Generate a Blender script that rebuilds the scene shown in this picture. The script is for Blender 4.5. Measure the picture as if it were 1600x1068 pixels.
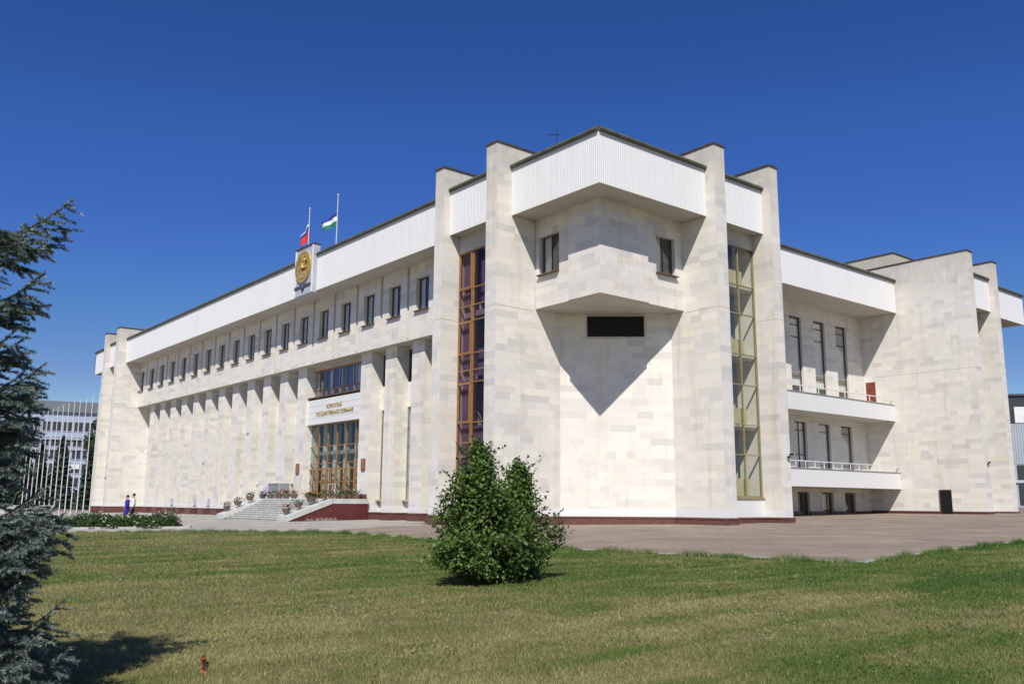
import bpy, bmesh, math, random
import numpy as np
from mathutils import Matrix, Vector

for o in list(bpy.data.objects):
    bpy.data.objects.remove(o)
SC = bpy.context.scene
COL = SC.collection
R = math.radians
rnd = random.Random(7)
npr = np.random.default_rng(11)

# ------------------------------------------------------------------ camera
CAM = Vector((0, 0, 1.6))
YAW, PITCH, ROLL, FPX = R(50.851), R(10.182), R(0.378), 1394.6
cf = Vector((math.cos(YAW) * math.cos(PITCH), math.sin(YAW) * math.cos(PITCH), math.sin(PITCH)))
cr0 = Vector((math.sin(YAW), -math.cos(YAW), 0))
cu0 = cr0.cross(cf)
cr = cr0 * math.cos(ROLL) + cu0 * math.sin(ROLL)
cu = cu0 * math.cos(ROLL) - cr0 * math.sin(ROLL)
cam_d = bpy.data.cameras.new('camera')
cam = bpy.data.objects.new('camera', cam_d)
COL.objects.link(cam)
m = Matrix((cr, cu, -cf)).transposed().to_4x4()
m.translation = CAM
cam.matrix_world = m
cam_d.sensor_width = 36
cam_d.lens = FPX / 1600 * 36
cam_d.clip_start = 0.1
cam_d.clip_end = 4000
SC.camera = cam

# ------------------------------------------------------------------ sky and sun
SUN_AZ, SUN_EL = R(46.0), R(48.0)          # azimuth the light travels to (from +x), elevation
travel = Vector((math.cos(SUN_EL) * math.cos(SUN_AZ), math.cos(SUN_EL) * math.sin(SUN_AZ), -math.sin(SUN_EL)))
world = bpy.data.worlds.new('World')
SC.world = world
world.use_nodes = True
wn, wl = world.node_tree.nodes, world.node_tree.links
sky = wn.new('ShaderNodeTexSky')
sky.sky_type = 'NISHITA'
sky.sun_disc = False
sky.sun_elevation = SUN_EL
sky.sun_rotation = math.atan2(-travel.x, -travel.y)
sky.altitude = 300
sky.air_density = 1.0
sky.dust_density = 0.25
sky.ozone_density = 5.0
bg = wn['Background']
bg.inputs['Strength'].default_value = 0.085
# deep clear summer blue: more contrast than the raw sky, rolled off towards the bright parts
EXPO = 0.33
def wnode(kind, src, **kw):
    nd = wn.new(kind)
    for k, v in kw.items():
        setattr(nd, k, v)
    wl.new(src, nd.inputs[1] if kind == 'ShaderNodeRGBCurve' else nd.inputs[0])
    return nd
g1 = wnode('ShaderNodeGamma', sky.outputs[0])
g1.inputs['Gamma'].default_value = 0.975
s1 = wnode('ShaderNodeVectorMath', g1.outputs[0], operation='SCALE')
s1.inputs['Scale'].default_value = 0.0870
cv = wnode('ShaderNodeRGBCurve', s1.outputs[0])
for ci, pts in enumerate(([(.02, .021), (.037, .036), (.05, .044), (.105, .078), (.14, .098), (.25, .17), (.5, .33), (1, .62), (4, 2)],
                          [(.071, .080), (.09, .09), (.122, .117), (.159, .13), (.319, .205), (.429, .25), (.672, .32), (1, .5), (4, 2)],
                          [(.28, .30), (.33, .33), (.445, .42), (.545, .47), (.91, .565), (1.0, .57), (1.5, .66), (4, 2)])):
    c = cv.mapping.curves[ci]
    pts = [(math.sqrt(a / 4), math.sqrt(b / 4)) for a, b in pts]
    c.points[0].location = (0, 0)
    c.points[1].location = pts[-1]
    for p in pts[:-1]:
        c.points.new(*p)
cv.mapping.update()
g2 = wnode('ShaderNodeGamma', cv.outputs[0])
g2.inputs['Gamma'].default_value = 2.0
s2 = wnode('ShaderNodeVectorMath', g2.outputs[0], operation='SCALE')
s2.inputs['Scale'].default_value = 4 / (0.085 * 2 ** EXPO)
wl.new(s2.outputs[0], bg.inputs['Color'])
sun_d = bpy.data.lights.new('sun', 'SUN')
sun = bpy.data.objects.new('sun', sun_d)
COL.objects.link(sun)
sun_d.energy = 4.2
sun_d.angle = R(0.53)
sun_d.color = (1.0, 0.95, 0.88)
sun.rotation_euler = (-travel).to_track_quat('Z', 'Y').to_euler()
sun.location = (-20, -20, 40)
SC.view_settings.view_transform = 'Standard'
SC.view_settings.look = 'None'
SC.view_settings.exposure = EXPO
SC.view_settings.gamma = 1
SC.view_settings.use_curve_mapping = False

# ------------------------------------------------------------------ materials
MATS = {}


def new_mat(name):
    mt = bpy.data.materials.new(name)
    mt.use_nodes = True
    mt.use_transparent_shadow = True
    MATS[name] = mt
    return mt, mt.node_tree.nodes, mt.node_tree.links, mt.node_tree.nodes['Principled BSDF']


def noise(n, l, scale, detail=4, rough=0.6, coord=None, stretch=None):
    t = n.new('ShaderNodeTexNoise')
    t.inputs['Scale'].default_value = scale
    t.inputs['Detail'].default_value = detail
    t.inputs['Roughness'].default_value = rough
    if coord is None:
        g = n.new('ShaderNodeNewGeometry')
        coord = g.outputs['Position']
    if stretch:
        mp = n.new('ShaderNodeMapping')
        mp.inputs['Scale'].default_value = stretch
        l.new(coord, mp.inputs['Vector'])
        coord = mp.outputs[0]
    l.new(coord, t.inputs['Vector'])
    return t.outputs['Fac']


def ramp(n, l, fac, stops):
    r = n.new('ShaderNodeValToRGB')
    e = r.color_ramp.elements
    while len(e) < len(stops):
        e.new(0.5)
    for i, (p, c) in enumerate(stops):
        e[i].position = p
        e[i].color = (*c, 1) if len(c) == 3 else c
    l.new(fac, r.inputs['Fac'])
    return r.outputs['Color']


def mix(n, l, a, b, fac, mode='MIX'):
    x = n.new('ShaderNodeMix')
    x.data_type = 'RGBA'
    x.blend_type = mode
    for i, v in ((0, fac), (6, a), (7, b)):
        if hasattr(v, 'is_output'):
            l.new(v, x.inputs[i])
        elif i == 0:
            x.inputs[0].default_value = v
        else:
            x.inputs[i].default_value = (*v, 1)
    return x.outputs[2]


def bump(n, l, p, fac, strength=0.3, dist=0.01):
    b = n.new('ShaderNodeBump')
    b.inputs['Strength'].default_value = strength
    b.inputs['Distance'].default_value = dist
    l.new(fac, b.inputs['Height'])
    l.new(b.outputs[0], p.inputs['Normal'])


def simple(name, col, rough=0.6, var=0.12, scale=3.0, metal=0.0, spec=0.4, bmp=0.0):
    mt, n, l, p = new_mat(name)
    f = noise(n, l, scale, 5)
    a = tuple(min(1, c * (1 + var)) for c in col)
    b = tuple(c * (1 - var) for c in col)
    l.new(ramp(n, l, f, [(0.3, b), (0.7, a)]), p.inputs['Base Color'])
    p.inputs['Roughness'].default_value = rough
    p.inputs['Metallic'].default_value = metal
    p.inputs['Specular IOR Level'].default_value = spec
    if bmp:
        bump(n, l, p, noise(n, l, scale * 12, 3), bmp)
    return mt


def stone_mat():
    mt, n, l, p = new_mat('limestone')
    at = n.new('ShaderNodeAttribute')
    at.attribute_name = 'tint'
    g = noise(n, l, 2.5, 6, 0.65)
    fine = ramp(n, l, g, [(0.25, (0.93, 0.93, 0.94)), (0.75, (1.04, 1.035, 1.02))])
    c = mix(n, l, at.outputs['Color'], fine, 1.0, 'MULTIPLY')
    st = noise(n, l, 1.0, 5, 0.6, stretch=(2.2, 2.2, 0.14))
    stc = ramp(n, l, st, [(0.52, (1, 1, 1)), (0.66, (0.93, 0.9, 0.85)), (0.8, (0.86, 0.82, 0.76))])
    c = mix(n, l, c, stc, 0.9, 'MULTIPLY')
    # grime runs below the copings: only on the tops of the fins
    geo = n.new('ShaderNodeNewGeometry')
    sx = n.new('ShaderNodeSeparateXYZ')
    l.new(geo.outputs['Position'], sx.inputs[0])
    mr = n.new('ShaderNodeMapRange')
    mr.inputs[1].default_value = 16.5
    mr.inputs[2].default_value = 20.5
    l.new(sx.outputs[2], mr.inputs[0])
    gr = noise(n, l, 1.3, 6, 0.7, stretch=(1.5, 1.5, 0.35))
    grm = n.new('ShaderNodeMath')
    grm.operation = 'MULTIPLY'
    l.new(mr.outputs[0], grm.inputs[0])
    l.new(gr, grm.inputs[1])
    c = mix(n, l, c, (0.40, 0.36, 0.28), grm.outputs[0])
    l.new(c, p.inputs['Base Color'])
    p.inputs['Roughness'].default_value = 0.78
    p.inputs['Specular IOR Level'].default_value = 0.25
    bump(n, l, p, noise(n, l, 30, 4), 0.15, 0.004)
    return mt


stone_mat()
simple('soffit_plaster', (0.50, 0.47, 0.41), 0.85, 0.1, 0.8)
simple('white_paint', (0.69, 0.69, 0.675), 0.6, 0.03, 0.6)
def white_sheet():
    mt, n, l, p = new_mat('fascia_sheet')
    st = noise(n, l, 1.0, 6, 0.65, stretch=(1.6, 1.6, 0.12))
    c = ramp(n, l, st, [(0.35, (0.70, 0.70, 0.69)), (0.55, (0.735, 0.735, 0.73)), (0.72, (0.66, 0.65, 0.625)), (0.85, (0.58, 0.56, 0.52))])
    l.new(c, p.inputs['Base Color'])
    p.inputs['Roughness'].default_value = 0.5


white_sheet()
simple('white_metal', (0.735, 0.735, 0.73), 0.45, 0.03, 0.35)
simple('gutter_metal', (0.085, 0.088, 0.06), 0.6, 0.3, 1.5)
simple('coping_metal', (0.075, 0.065, 0.06), 0.55, 0.25, 2)
simple('red_granite', (0.135, 0.058, 0.048), 0.35, 0.28, 5)
simple('red_tile', (0.105, 0.028, 0.026), 0.3, 0.2, 3)
simple('efflorescence', (0.42, 0.36, 0.34), 0.9, 0.3, 9)
simple('joint_grey', (0.24, 0.22, 0.19), 0.9, 0.3, 3)
simple('rail_metal', (0.66, 0.66, 0.65), 0.45, 0.06, 3)
simple('grey_sheet', (0.30, 0.31, 0.30), 0.5, 0.12, 2)
simple('wood_frame', (0.30, 0.155, 0.055), 0.45, 0.2, 4)
simple('dark_wood_frame', (0.12, 0.075, 0.045), 0.5, 0.2, 4)
simple('olive_frame', (0.25, 0.225, 0.125), 0.5, 0.15, 4)
simple('red_door', (0.20, 0.045, 0.022), 0.5, 0.2, 3)
simple('black_door', (0.006, 0.008, 0.008), 0.5, 0.3, 3)
simple('black_grille', (0.006, 0.005, 0.005), 0.6, 0.3, 3)
simple('black_plastic', (0.02, 0.02, 0.022), 0.5, 0.2, 10)
simple('curtain_white', (0.70, 0.69, 0.65), 0.9, 0.1, 3)
simple('curtain_beige', (0.40, 0.365, 0.23), 0.9, 0.12, 3)
simple('curtain_purple', (0.15, 0.115, 0.165), 0.9, 0.2, 3)
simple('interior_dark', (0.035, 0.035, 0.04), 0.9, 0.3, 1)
simple('lobby_dark', (0.075, 0.09, 0.08), 0.9, 0.2, 1)
simple('gold_letter', (0.52, 0.40, 0.15), 0.35, 0.15, 8, metal=0.35)
simple('interior_grey', (0.34, 0.36, 0.36), 0.9, 0.2, 1)
simple('gold', (0.66, 0.46, 0.14), 0.32, 0.2, 6, metal=0.5)
simple('bronze', (0.34, 0.23, 0.08), 0.45, 0.3, 6, metal=0.35)
simple('plaque_grey', (0.43, 0.44, 0.50), 0.5, 0.06, 1)
simple('plaque_red', (0.22, 0.08, 0.05), 0.4, 0.2, 8)
simple('ribbon_dark', (0.06, 0.075, 0.12), 0.5, 0.2, 4)
simple('flag_white', (0.75, 0.75, 0.75), 0.8, 0.04, 3)
simple('flag_blue', (0.02, 0.035, 0.22), 0.8, 0.1, 3)
simple('flag_red', (0.62, 0.03, 0.02), 0.8, 0.1, 3)
simple('flag_green', (0.01, 0.20, 0.085), 0.8, 0.1, 3)
simple('pale_marble', (0.50, 0.51, 0.49), 0.5, 0.12, 1.5)
simple('step_marble', (0.47, 0.465, 0.43), 0.5, 0.22, 2.2)
simple('terracotta', (0.17, 0.12, 0.085), 0.8, 0.25, 8)
simple('soil', (0.05, 0.035, 0.025), 0.95, 0.3, 12)
simple('clover', (0.42, 0.40, 0.33), 0.8, 0.1, 9)
simple('petal_white', (0.75, 0.72, 0.66), 0.7, 0.06, 9)
simple('petal_pink', (0.55, 0.16, 0.22), 0.7, 0.2, 9)
simple('petal_purple', (0.22, 0.06, 0.16), 0.7, 0.2, 9)
simple('petal_orange', (0.55, 0.13, 0.03), 0.7, 0.2, 9)
simple('petal_red', (0.55, 0.02, 0.02), 0.7, 0.2, 9)
simple('bark', (0.085, 0.06, 0.042), 0.9, 0.35, 14, bmp=0.5)
simple('spruce_bark', (0.13, 0.075, 0.045), 0.9, 0.35, 18, bmp=0.5)
simple('lavender_cover', (0.47, 0.44, 0.58), 0.7, 0.08, 2)
simple('cabinet_grey', (0.24, 0.24, 0.255), 0.6, 0.1, 2)
simple('skin', (0.45, 0.27, 0.19), 0.6, 0.06, 10)
simple('hair', (0.016, 0.012, 0.01), 0.6, 0.2, 20)
simple('cloth_blue', (0.022, 0.022, 0.30), 0.85, 0.2, 6)
simple('cloth_white', (0.68, 0.68, 0.70), 0.85, 0.06, 6)
simple('cloth_dark', (0.025, 0.03, 0.045), 0.85, 0.25, 6)
simple('shoe', (0.015, 0.013, 0.012), 0.5, 0.2, 6)
simple('office_wall', (0.34, 0.40, 0.50), 0.75, 0.06, 0.3)
simple('office_band', (0.30, 0.34, 0.41), 0.75, 0.08, 0.3)
simple('office_roof', (0.14, 0.16, 0.18), 0.7, 0.1, 0.3)
simple('shed_sheet', (0.34, 0.38, 0.43), 0.5, 0.06, 0.5)
simple('dark_block', (0.03, 0.034, 0.04), 0.6, 0.15, 0.5)
simple('roof_felt', (0.10, 0.10, 0.10), 0.9, 0.2, 0.5)
simple('kerb_stone', (0.42, 0.405, 0.37), 0.85, 0.18, 3)
simple('pole_white', (0.56, 0.56, 0.56), 0.4, 0.05, 2)
simple('wing_orange', (0.36, 0.075, 0.022), 0.7, 0.2, 120)
simple('wing_dark', (0.028, 0.014, 0.008), 0.7, 0.3, 120)
simple('wing_pale', (0.62, 0.42, 0.20), 0.7, 0.1, 120)


def glass_mat(name, tint, refl=1.0, gloss=(0.9, 0.93, 1.0)):
    mt, n, l, p = new_mat(name)
    n.remove(p)
    out = n['Material Output']
    tr = n.new('ShaderNodeBsdfTransparent')
    tr.inputs[0].default_value = (*tint, 1)
    gl = n.new('ShaderNodeBsdfGlossy')
    gl.inputs['Color'].default_value = (*gloss, 1)
    gl.inputs['Roughness'].default_value = 0.015
    lw = n.new('ShaderNodeLayerWeight')
    fr = n.new('ShaderNodeMath')
    fr.operation = 'POWER'
    fr.inputs[1].default_value = 4.0
    l.new(lw.outputs['Facing'], fr.inputs[0])
    lw.inputs['Blend'].default_value = 0.5
    mul = n.new('ShaderNodeMath')
    mul.operation = 'MULTIPLY_ADD'
    mul.inputs[1].default_value = 0.9 * refl
    mul.inputs[2].default_value = 0.08 * refl
    mul.use_clamp = True
    l.new(fr.outputs[0], mul.inputs[0])
    # each pane is bent a touch differently
    g = noise(n, l, 0.9, 1)
    b = n.new('ShaderNodeBump')
    b.inputs['Strength'].default_value = 0.02
    b.inputs['Distance'].default_value = 0.2
    l.new(g, b.inputs['Height'])
    l.new(b.outputs[0], gl.inputs['Normal'])
    mx = n.new('ShaderNodeMixShader')
    l.new(mul.outputs[0], mx.inputs[0])
    l.new(tr.outputs[0], mx.inputs[1])
    l.new(gl.outputs[0], mx.inputs[2])
    l.new(mx.outputs[0], out.inputs['Surface'])
    return mt


glass_mat('glass', (0.88, 0.91, 0.90), 1.5)
glass_mat('glass_dark', (0.45, 0.5, 0.5), 1.0)
glass_mat('glass_purple', (0.62, 0.53, 0.62), 0.45, (0.72, 0.64, 0.74))
glass_mat('glass_clear', (0.68, 0.74, 0.68), 0.7)
glass_mat('glass_warm', (0.88, 0.89, 0.83), 0.8)


def grass_colour(n, l, base_green, base_dry, dark):
    big = noise(n, l, 0.10, 5, 0.62, stretch=(1.0, 1.0, 0.0))
    mid = noise(n, l, 0.75, 5, 0.65, stretch=(1.0, 1.0, 0.0))
    # mowing swaths: long streaks nearly parallel to the front of the building
    mp = n.new('ShaderNodeMapping')
    mp.inputs['Rotation'].default_value = (0, 0, R(22))
    mp.inputs['Scale'].default_value = (0.13, 0.75, 0.0)
    g = n.new('ShaderNodeNewGeometry')
    l.new(g.outputs['Position'], mp.inputs['Vector'])
    sw = n.new('ShaderNodeTexNoise')
    sw.inputs['Scale'].default_value = 1.0
    sw.inputs['Detail'].default_value = 4
    sw.inputs['Distortion'].default_value = 1.6
    l.new(mp.outputs[0], sw.inputs['Vector'])

    def madd(a, k, b):
        q = n.new('ShaderNodeMath')
        q.operation = 'MULTIPLY_ADD'
        l.new(a, q.inputs[0])
        q.inputs[1].default_value = k
        if hasattr(b, 'is_output'):
            l.new(b, q.inputs[2])
        else:
            q.inputs[2].default_value = b
        return q.outputs[0]
    s = madd(big, 0.75, -0.50)
    s = madd(mid, 0.85, s)
    s = madd(sw.outputs['Fac'], 0.75, s)
    s = madd(big, 0.25, s)
    # greener towards the pavement edge, drier near the viewer and to the left
    sx = n.new('ShaderNodeSeparateXYZ')
    l.new(g.outputs['Position'], sx.inputs[0])
    q = n.new('ShaderNodeMapRange')
    q.inputs[1].default_value = 4
    q.inputs[2].default_value = 17
    q.inputs[3].default_value = 0.07
    q.inputs[4].default_value = -0.14
    l.new(sx.outputs[0], q.inputs[0])
    ad = n.new('ShaderNodeMath')
    l.new(s, ad.inputs[0])
    l.new(q.outputs[0], ad.inputs[1])
    return ramp(n, l, ad.outputs[0], [(0.50, dark), (0.66, base_green), (0.86, base_dry), (1.0, tuple(c * 1.25 for c in base_dry))])


def grass_mats():
    mt, n, l, p = new_mat('lawn_ground')
    c = grass_colour(n, l, (0.088, 0.115, 0.027), (0.165, 0.15, 0.062), (0.05, 0.088, 0.017))
    f = noise(n, l, 9, 5, 0.7)
    c = mix(n, l, c, ramp(n, l, f, [(0.3, (0.62, 0.62, 0.6)), (0.7, (1.15, 1.12, 1.1))]), 1.0, 'MULTIPLY')
    l.new(c, p.inputs['Base Color'])
    p.inputs['Roughness'].default_value = 0.9
    p.inputs['Specular IOR Level'].default_value = 0.1
    bump(n, l, p, noise(n, l, 22, 4), 0.7, 0.03)
    mt, n, l, p = new_mat('grass_blade')
    c = grass_colour(n, l, (0.118, 0.160, 0.036), (0.212, 0.206, 0.084), (0.064, 0.12, 0.022))
    at = n.new('ShaderNodeAttribute')
    at.attribute_name = 'tint'
    c = mix(n, l, c, at.outputs['Color'], 1.0, 'MULTIPLY')
    l.new(c, p.inputs['Base Color'])
    p.inputs['Roughness'].default_value = 0.6
    p.inputs['Specular IOR Level'].default_value = 0.2


grass_mats()


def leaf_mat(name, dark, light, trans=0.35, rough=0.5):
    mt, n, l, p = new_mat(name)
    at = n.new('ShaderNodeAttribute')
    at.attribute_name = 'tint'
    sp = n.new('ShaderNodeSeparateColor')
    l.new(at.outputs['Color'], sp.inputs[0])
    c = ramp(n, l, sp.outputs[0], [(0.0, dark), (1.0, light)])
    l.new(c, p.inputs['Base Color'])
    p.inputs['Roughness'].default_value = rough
    p.inputs['Specular IOR Level'].default_value = 0.35
    if trans:
        out = n['Material Output']
        tl = n.new('ShaderNodeBsdfTranslucent')
        l.new(c, tl.inputs[0])
        mx = n.new('ShaderNodeMixShader')
        mx.inputs[0].default_value = trans
        l.new(p.outputs[0], mx.inputs[1])
        l.new(tl.outputs[0], mx.inputs[2])
        l.new(mx.outputs[0], out.inputs['Surface'])
    return mt


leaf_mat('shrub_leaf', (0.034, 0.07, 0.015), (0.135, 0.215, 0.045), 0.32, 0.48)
leaf_mat('rose_leaf', (0.02, 0.045, 0.012), (0.07, 0.125, 0.03), 0.25)
leaf_mat('weed_leaf', (0.055, 0.10, 0.022), (0.115, 0.175, 0.04), 0.3)
leaf_mat('tree_leaf', (0.018, 0.04, 0.012), (0.06, 0.10, 0.03), 0.25)
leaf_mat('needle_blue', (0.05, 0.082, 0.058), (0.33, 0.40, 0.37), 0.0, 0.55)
leaf_mat('needle_far', (0.012, 0.03, 0.02), (0.04, 0.065, 0.04), 0.0, 0.7)


def brick_pave(name, c1, c2, mortar, sx, sy, rot, msize=0.03, var=0.25):
    mt, n, l, p = new_mat(name)
    g = n.new('ShaderNodeNewGeometry')
    mp = n.new('ShaderNodeMapping')
    mp.inputs['Rotation'].default_value = (0, 0, rot)
    l.new(g.outputs['Position'], mp.inputs['Vector'])
    b = n.new('ShaderNodeTexBrick')
    b.inputs['Color1'].default_value = (*c1, 1)
    b.inputs['Color2'].default_value = (*c2, 1)
    b.inputs['Mortar'].default_value = (*mortar, 1)
    b.inputs['Scale'].default_value = 1.0
    b.inputs['Mortar Size'].default_value = msize * sy
    b.inputs['Brick Width'].default_value = sx
    b.inputs['Row Height'].default_value = sy
    l.new(mp.outputs[0], b.inputs['Vector'])
    f = noise(n, l, 0.35, 6, 0.65)
    c = mix(n, l, b.outputs['Color'], ramp(n, l, f, [(0.3, (1 - var,) * 3), (0.7, (1 + var * 0.6,) * 3)]), 1.0, 'MULTIPLY')
    st = noise(n, l, 0.9, 7, 0.72, stretch=(1.0, 0.35, 0.0))
    c = mix(n, l, c, ramp(n, l, st, [(0.36, (0.72, 0.71, 0.70)), (0.48, (1, 1, 1)), (0.62, (1, 1, 1)), (0.74, (1.12, 1.1, 1.06))]), 0.8, 'MULTIPLY')
    f2 = noise(n, l, 5, 4)
    c = mix(n, l, c, ramp(n, l, f2, [(0.3, (0.88,) * 3), (0.7, (1.1,) * 3)]), 1.0, 'MULTIPLY')
    l.new(c, p.inputs['Base Color'])
    p.inputs['Roughness'].default_value = 0.85
    p.inputs['Specular IOR Level'].default_value = 0.2
    bump(n, l, p, b.outputs['Fac'], -0.4, 0.006)


brick_pave('brown_paving', (0.315, 0.255, 0.195), (0.235, 0.19, 0.148), (0.15, 0.13, 0.105), 0.20, 0.10, R(45))
brick_pave('pale_paving', (0.40, 0.375, 0.335), (0.345, 0.325, 0.29), (0.22, 0.20, 0.17), 0.6, 0.6, 0, 0.02, 0.15)


# ------------------------------------------------------------------ mesh helpers
class MB:
    def __init__(self):
        self.v, self.f, self.mi, self.t = [], [], [], []

    def face(self, pts, mi=0, tint=None):
        i = len(self.v)
        self.v += [tuple(p) for p in pts]
        self.f.append(tuple(range(i, i + len(pts))))
        self.mi.append(mi)
        self.t.append(tint)

    def hexa(self, p, mi=0):
        """eight corners: bottom four counter-clockwise from above, then top four"""
        i = len(self.v)
        self.v += [tuple(q) for q in p]
        for f in ((3, 2, 1, 0), (4, 5, 6, 7), (0, 1, 5, 4), (1, 2, 6, 5), (2, 3, 7, 6), (3, 0, 4, 7)):
            self.f.append(tuple(i + k for k in f))
            self.mi.append(mi)
            self.t.append(None)

    def box(self, x0, x1, y0, y1, z0, z1, mi=0):
        self.hexa([(x0, y0, z0), (x1, y0, z0), (x1, y1, z0), (x0, y1, z0),
                   (x0, y0, z1), (x1, y0, z1), (x1, y1, z1), (x0, y1, z1)], mi)

    def prism(self, poly, z0, z1, mi=0):
        n = len(poly)
        i = len(self.v)
        self.v += [(x, y, z0) for x, y in poly] + [(x, y, z1) for x, y in poly]
        fs = [tuple(i + n - 1 - k for k in range(n)), tuple(i + n + k for k in range(n))]
        fs += [(i + k, i + (k + 1) % n, i + n + (k + 1) % n, i + n + k) for k in range(n)]
        for f in fs:
            self.f.append(f)
            self.mi.append(mi)
            self.t.append(None)

    def tube(self, pts, radii, seg=8, mi=0, cap=True):
        pts = [Vector(p) for p in pts]
        if not hasattr(radii, '__len__'):
            radii = [radii] * len(pts)
        base = len(self.v)
        for k, p in enumerate(pts):
            d = (pts[min(k + 1, len(pts) - 1)] - pts[max(k - 1, 0)]).normalized()
            a = d.orthogonal().normalized() if abs(d.z) > 0.95 else d.cross(Vector((0, 0, 1))).normalized()
            b = d.cross(a)
            for s in range(seg):
                t = 2 * math.pi * s / seg
                self.v.append(tuple(p + (a * math.cos(t) + b * math.sin(t)) * radii[k]))
        for k in range(len(pts) - 1):
            for s in range(seg):
                s2 = (s + 1) % seg
                self.f.append((base + k * seg + s, base + k * seg + s2, base + (k + 1) * seg + s2, base + (k + 1) * seg + s))
                self.mi.append(mi)
                self.t.append(None)
        if cap:
            self.f.append(tuple(base + s for s in reversed(range(seg))))
            self.f.append(tuple(base + (len(pts) - 1) * seg + s for s in range(seg)))
            self.mi += [mi, mi]
            self.t += [None, None]

    def lathe(self, prof, seg=14, c=(0, 0, 0), mi=0):
        base = len(self.v)
        for r, z in prof:
            for s in range(seg):
                t = 2 * math.pi * s / seg
                self.v.append((c[0] + r * math.cos(t), c[1] + r * math.sin(t), c[2] + z))
        for k in range(len(prof) - 1):
            for s in range(seg):
                s2 = (s + 1) % seg
                self.f.append((base + k * seg + s, base + k * seg + s2, base + (k + 1) * seg + s2, base + (k + 1) * seg + s))
                self.mi.append(mi)
                self.t.append(None)

    def ball(self, c, r, seg=8, rings=6, mi=0):
        prof = [(max(1e-4, math.sin(math.pi * k / rings)), -math.cos(math.pi * k / rings)) for k in range(rings + 1)]
        if not hasattr(r, '__len__'):
            r = (r, r, r)
        base = len(self.v)
        for a, z in prof:
            for s in range(seg):
                t = 2 * math.pi * s / seg
                self.v.append((c[0] + r[0] * a * math.cos(t), c[1] + r[1] * a * math.sin(t), c[2] + r[2] * z))
        for k in range(rings):
            for s in range(seg):
                s2 = (s + 1) % seg
                self.f.append((base + k * seg + s, base + k * seg + s2, base + (k + 1) * seg + s2, base + (k + 1) * seg + s))
                self.mi.append(mi)
                self.t.append(None)

    def mesh(self, name, mats):
        me = bpy.data.meshes.new(name)
        me.from_pydata(self.v, [], self.f)
        for mt in (mats if isinstance(mats, (list, tuple)) else [mats]):
            me.materials.append(MATS[mt])
        if any(self.mi):
            me.polygons.foreach_set('material_index', self.mi)
        if any(t is not None for t in self.t):
            a = me.attributes.new('tint', 'FLOAT_COLOR', 'FACE')
            arr = np.ones((len(self.f), 4), np.float32)
            for i, t in enumerate(self.t):
                if t is not None:
                    arr[i, :3] = t
            a.data.foreach_set('color', arr.ravel())
        me.update()
        return me


def link(name, data, parent=None, loc=(0, 0, 0), rotz=0.0, smooth=False):
    """world placement loc / rotz; the parent's world transform is undone"""
    o = bpy.data.objects.new(name, data)
    COL.objects.link(o)
    o.location = loc
    o.rotation_euler = (0, 0, rotz)
    if parent is not None:
        o.parent = parent
        o.matrix_parent_inverse = WORLD_OF[parent.name].inverted()
    WORLD_OF[o.name] = Matrix.Translation(loc) @ Matrix.Rotation(rotz, 4, 'Z')
    if smooth and data is not None:
        data.polygons.foreach_set('use_smooth', [True] * len(data.polygons))
    return o


WORLD_OF = {}


def put(name, mb, mats, parent=None, loc=(0, 0, 0), rotz=0.0, smooth=False):
    return link(name, mb.mesh(name, mats), parent, loc, rotz, smooth)


def thing(name, label, cat, loc=(0, 0, 0), rotz=0.0, group=None):
    o = link(name, None, None, loc, rotz)
    o.empty_display_size = 0.3
    return tag(o, label, cat, group)


def tag(o, label, cat, group=None):
    o['label'] = label
    o['category'] = cat
    if group:
        o['group'] = group
    return o


def child(name, mb_or_mesh, mats, parent, loc=(0, 0, 0), rotz=0.0, smooth=False):
    """child placed in its parent's own space (identity inverse)"""
    me = mb_or_mesh.mesh(name, mats) if isinstance(mb_or_mesh, MB) else mb_or_mesh
    o = bpy.data.objects.new(name, me)
    COL.objects.link(o)
    o.parent = parent
    o.location = loc
    o.rotation_euler = (0, 0, rotz)
    WORLD_OF[o.name] = WORLD_OF[parent.name] @ Matrix.Translation(loc) @ Matrix.Rotation(rotz, 4, 'Z')
    if smooth:
        me.polygons.foreach_set('use_smooth', [True] * len(me.polygons))
    return o


def fast_mesh(name, verts, faces_n, mats, tint=None, tint_domain='FACE', smooth=False):
    """verts (N,3); faces: all of faces_n corners in order"""
    me = bpy.data.meshes.new(name)
    nv = len(verts)
    nf = nv // faces_n
    me.vertices.add(nv)
    me.vertices.foreach_set('co', np.asarray(verts, np.float32).ravel())
    me.loops.add(nv)
    me.loops.foreach_set('vertex_index', np.arange(nv, dtype=np.int32))
    me.polygons.add(nf)
    me.polygons.foreach_set('loop_start', np.arange(0, nv, faces_n, dtype=np.int32))
    for mt in (mats if isinstance(mats, (list, tuple)) else [mats]):
        me.materials.append(MATS[mt])
    if tint is not None:
        a = me.attributes.new('tint', 'FLOAT_COLOR', 'FACE')
        arr = np.ones((nf, 4), np.float32)
        t = np.asarray(tint, np.float32)
        arr[:, :3] = t[:, None] if t.ndim == 1 else t
        a.data.foreach_set('color', arr.ravel())
    me.update(calc_edges=True)
    return me


# ------------------------------------------------------------------ ground
def gz(x, y):
    x = min(max(x, -60), 130)
    y = min(max(y, -60), 190)
    return 0.13557 + 0.01371 * x - 0.00279 * y


def sheet(name, poly, mat, dz, label_kind='structure'):
    mb = MB()
    mb.face([(x, y, gz(x, y) + dz) for x, y in poly])
    o = put(name, mb, mat)
    o['kind'] = label_kind
    return o


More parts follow.
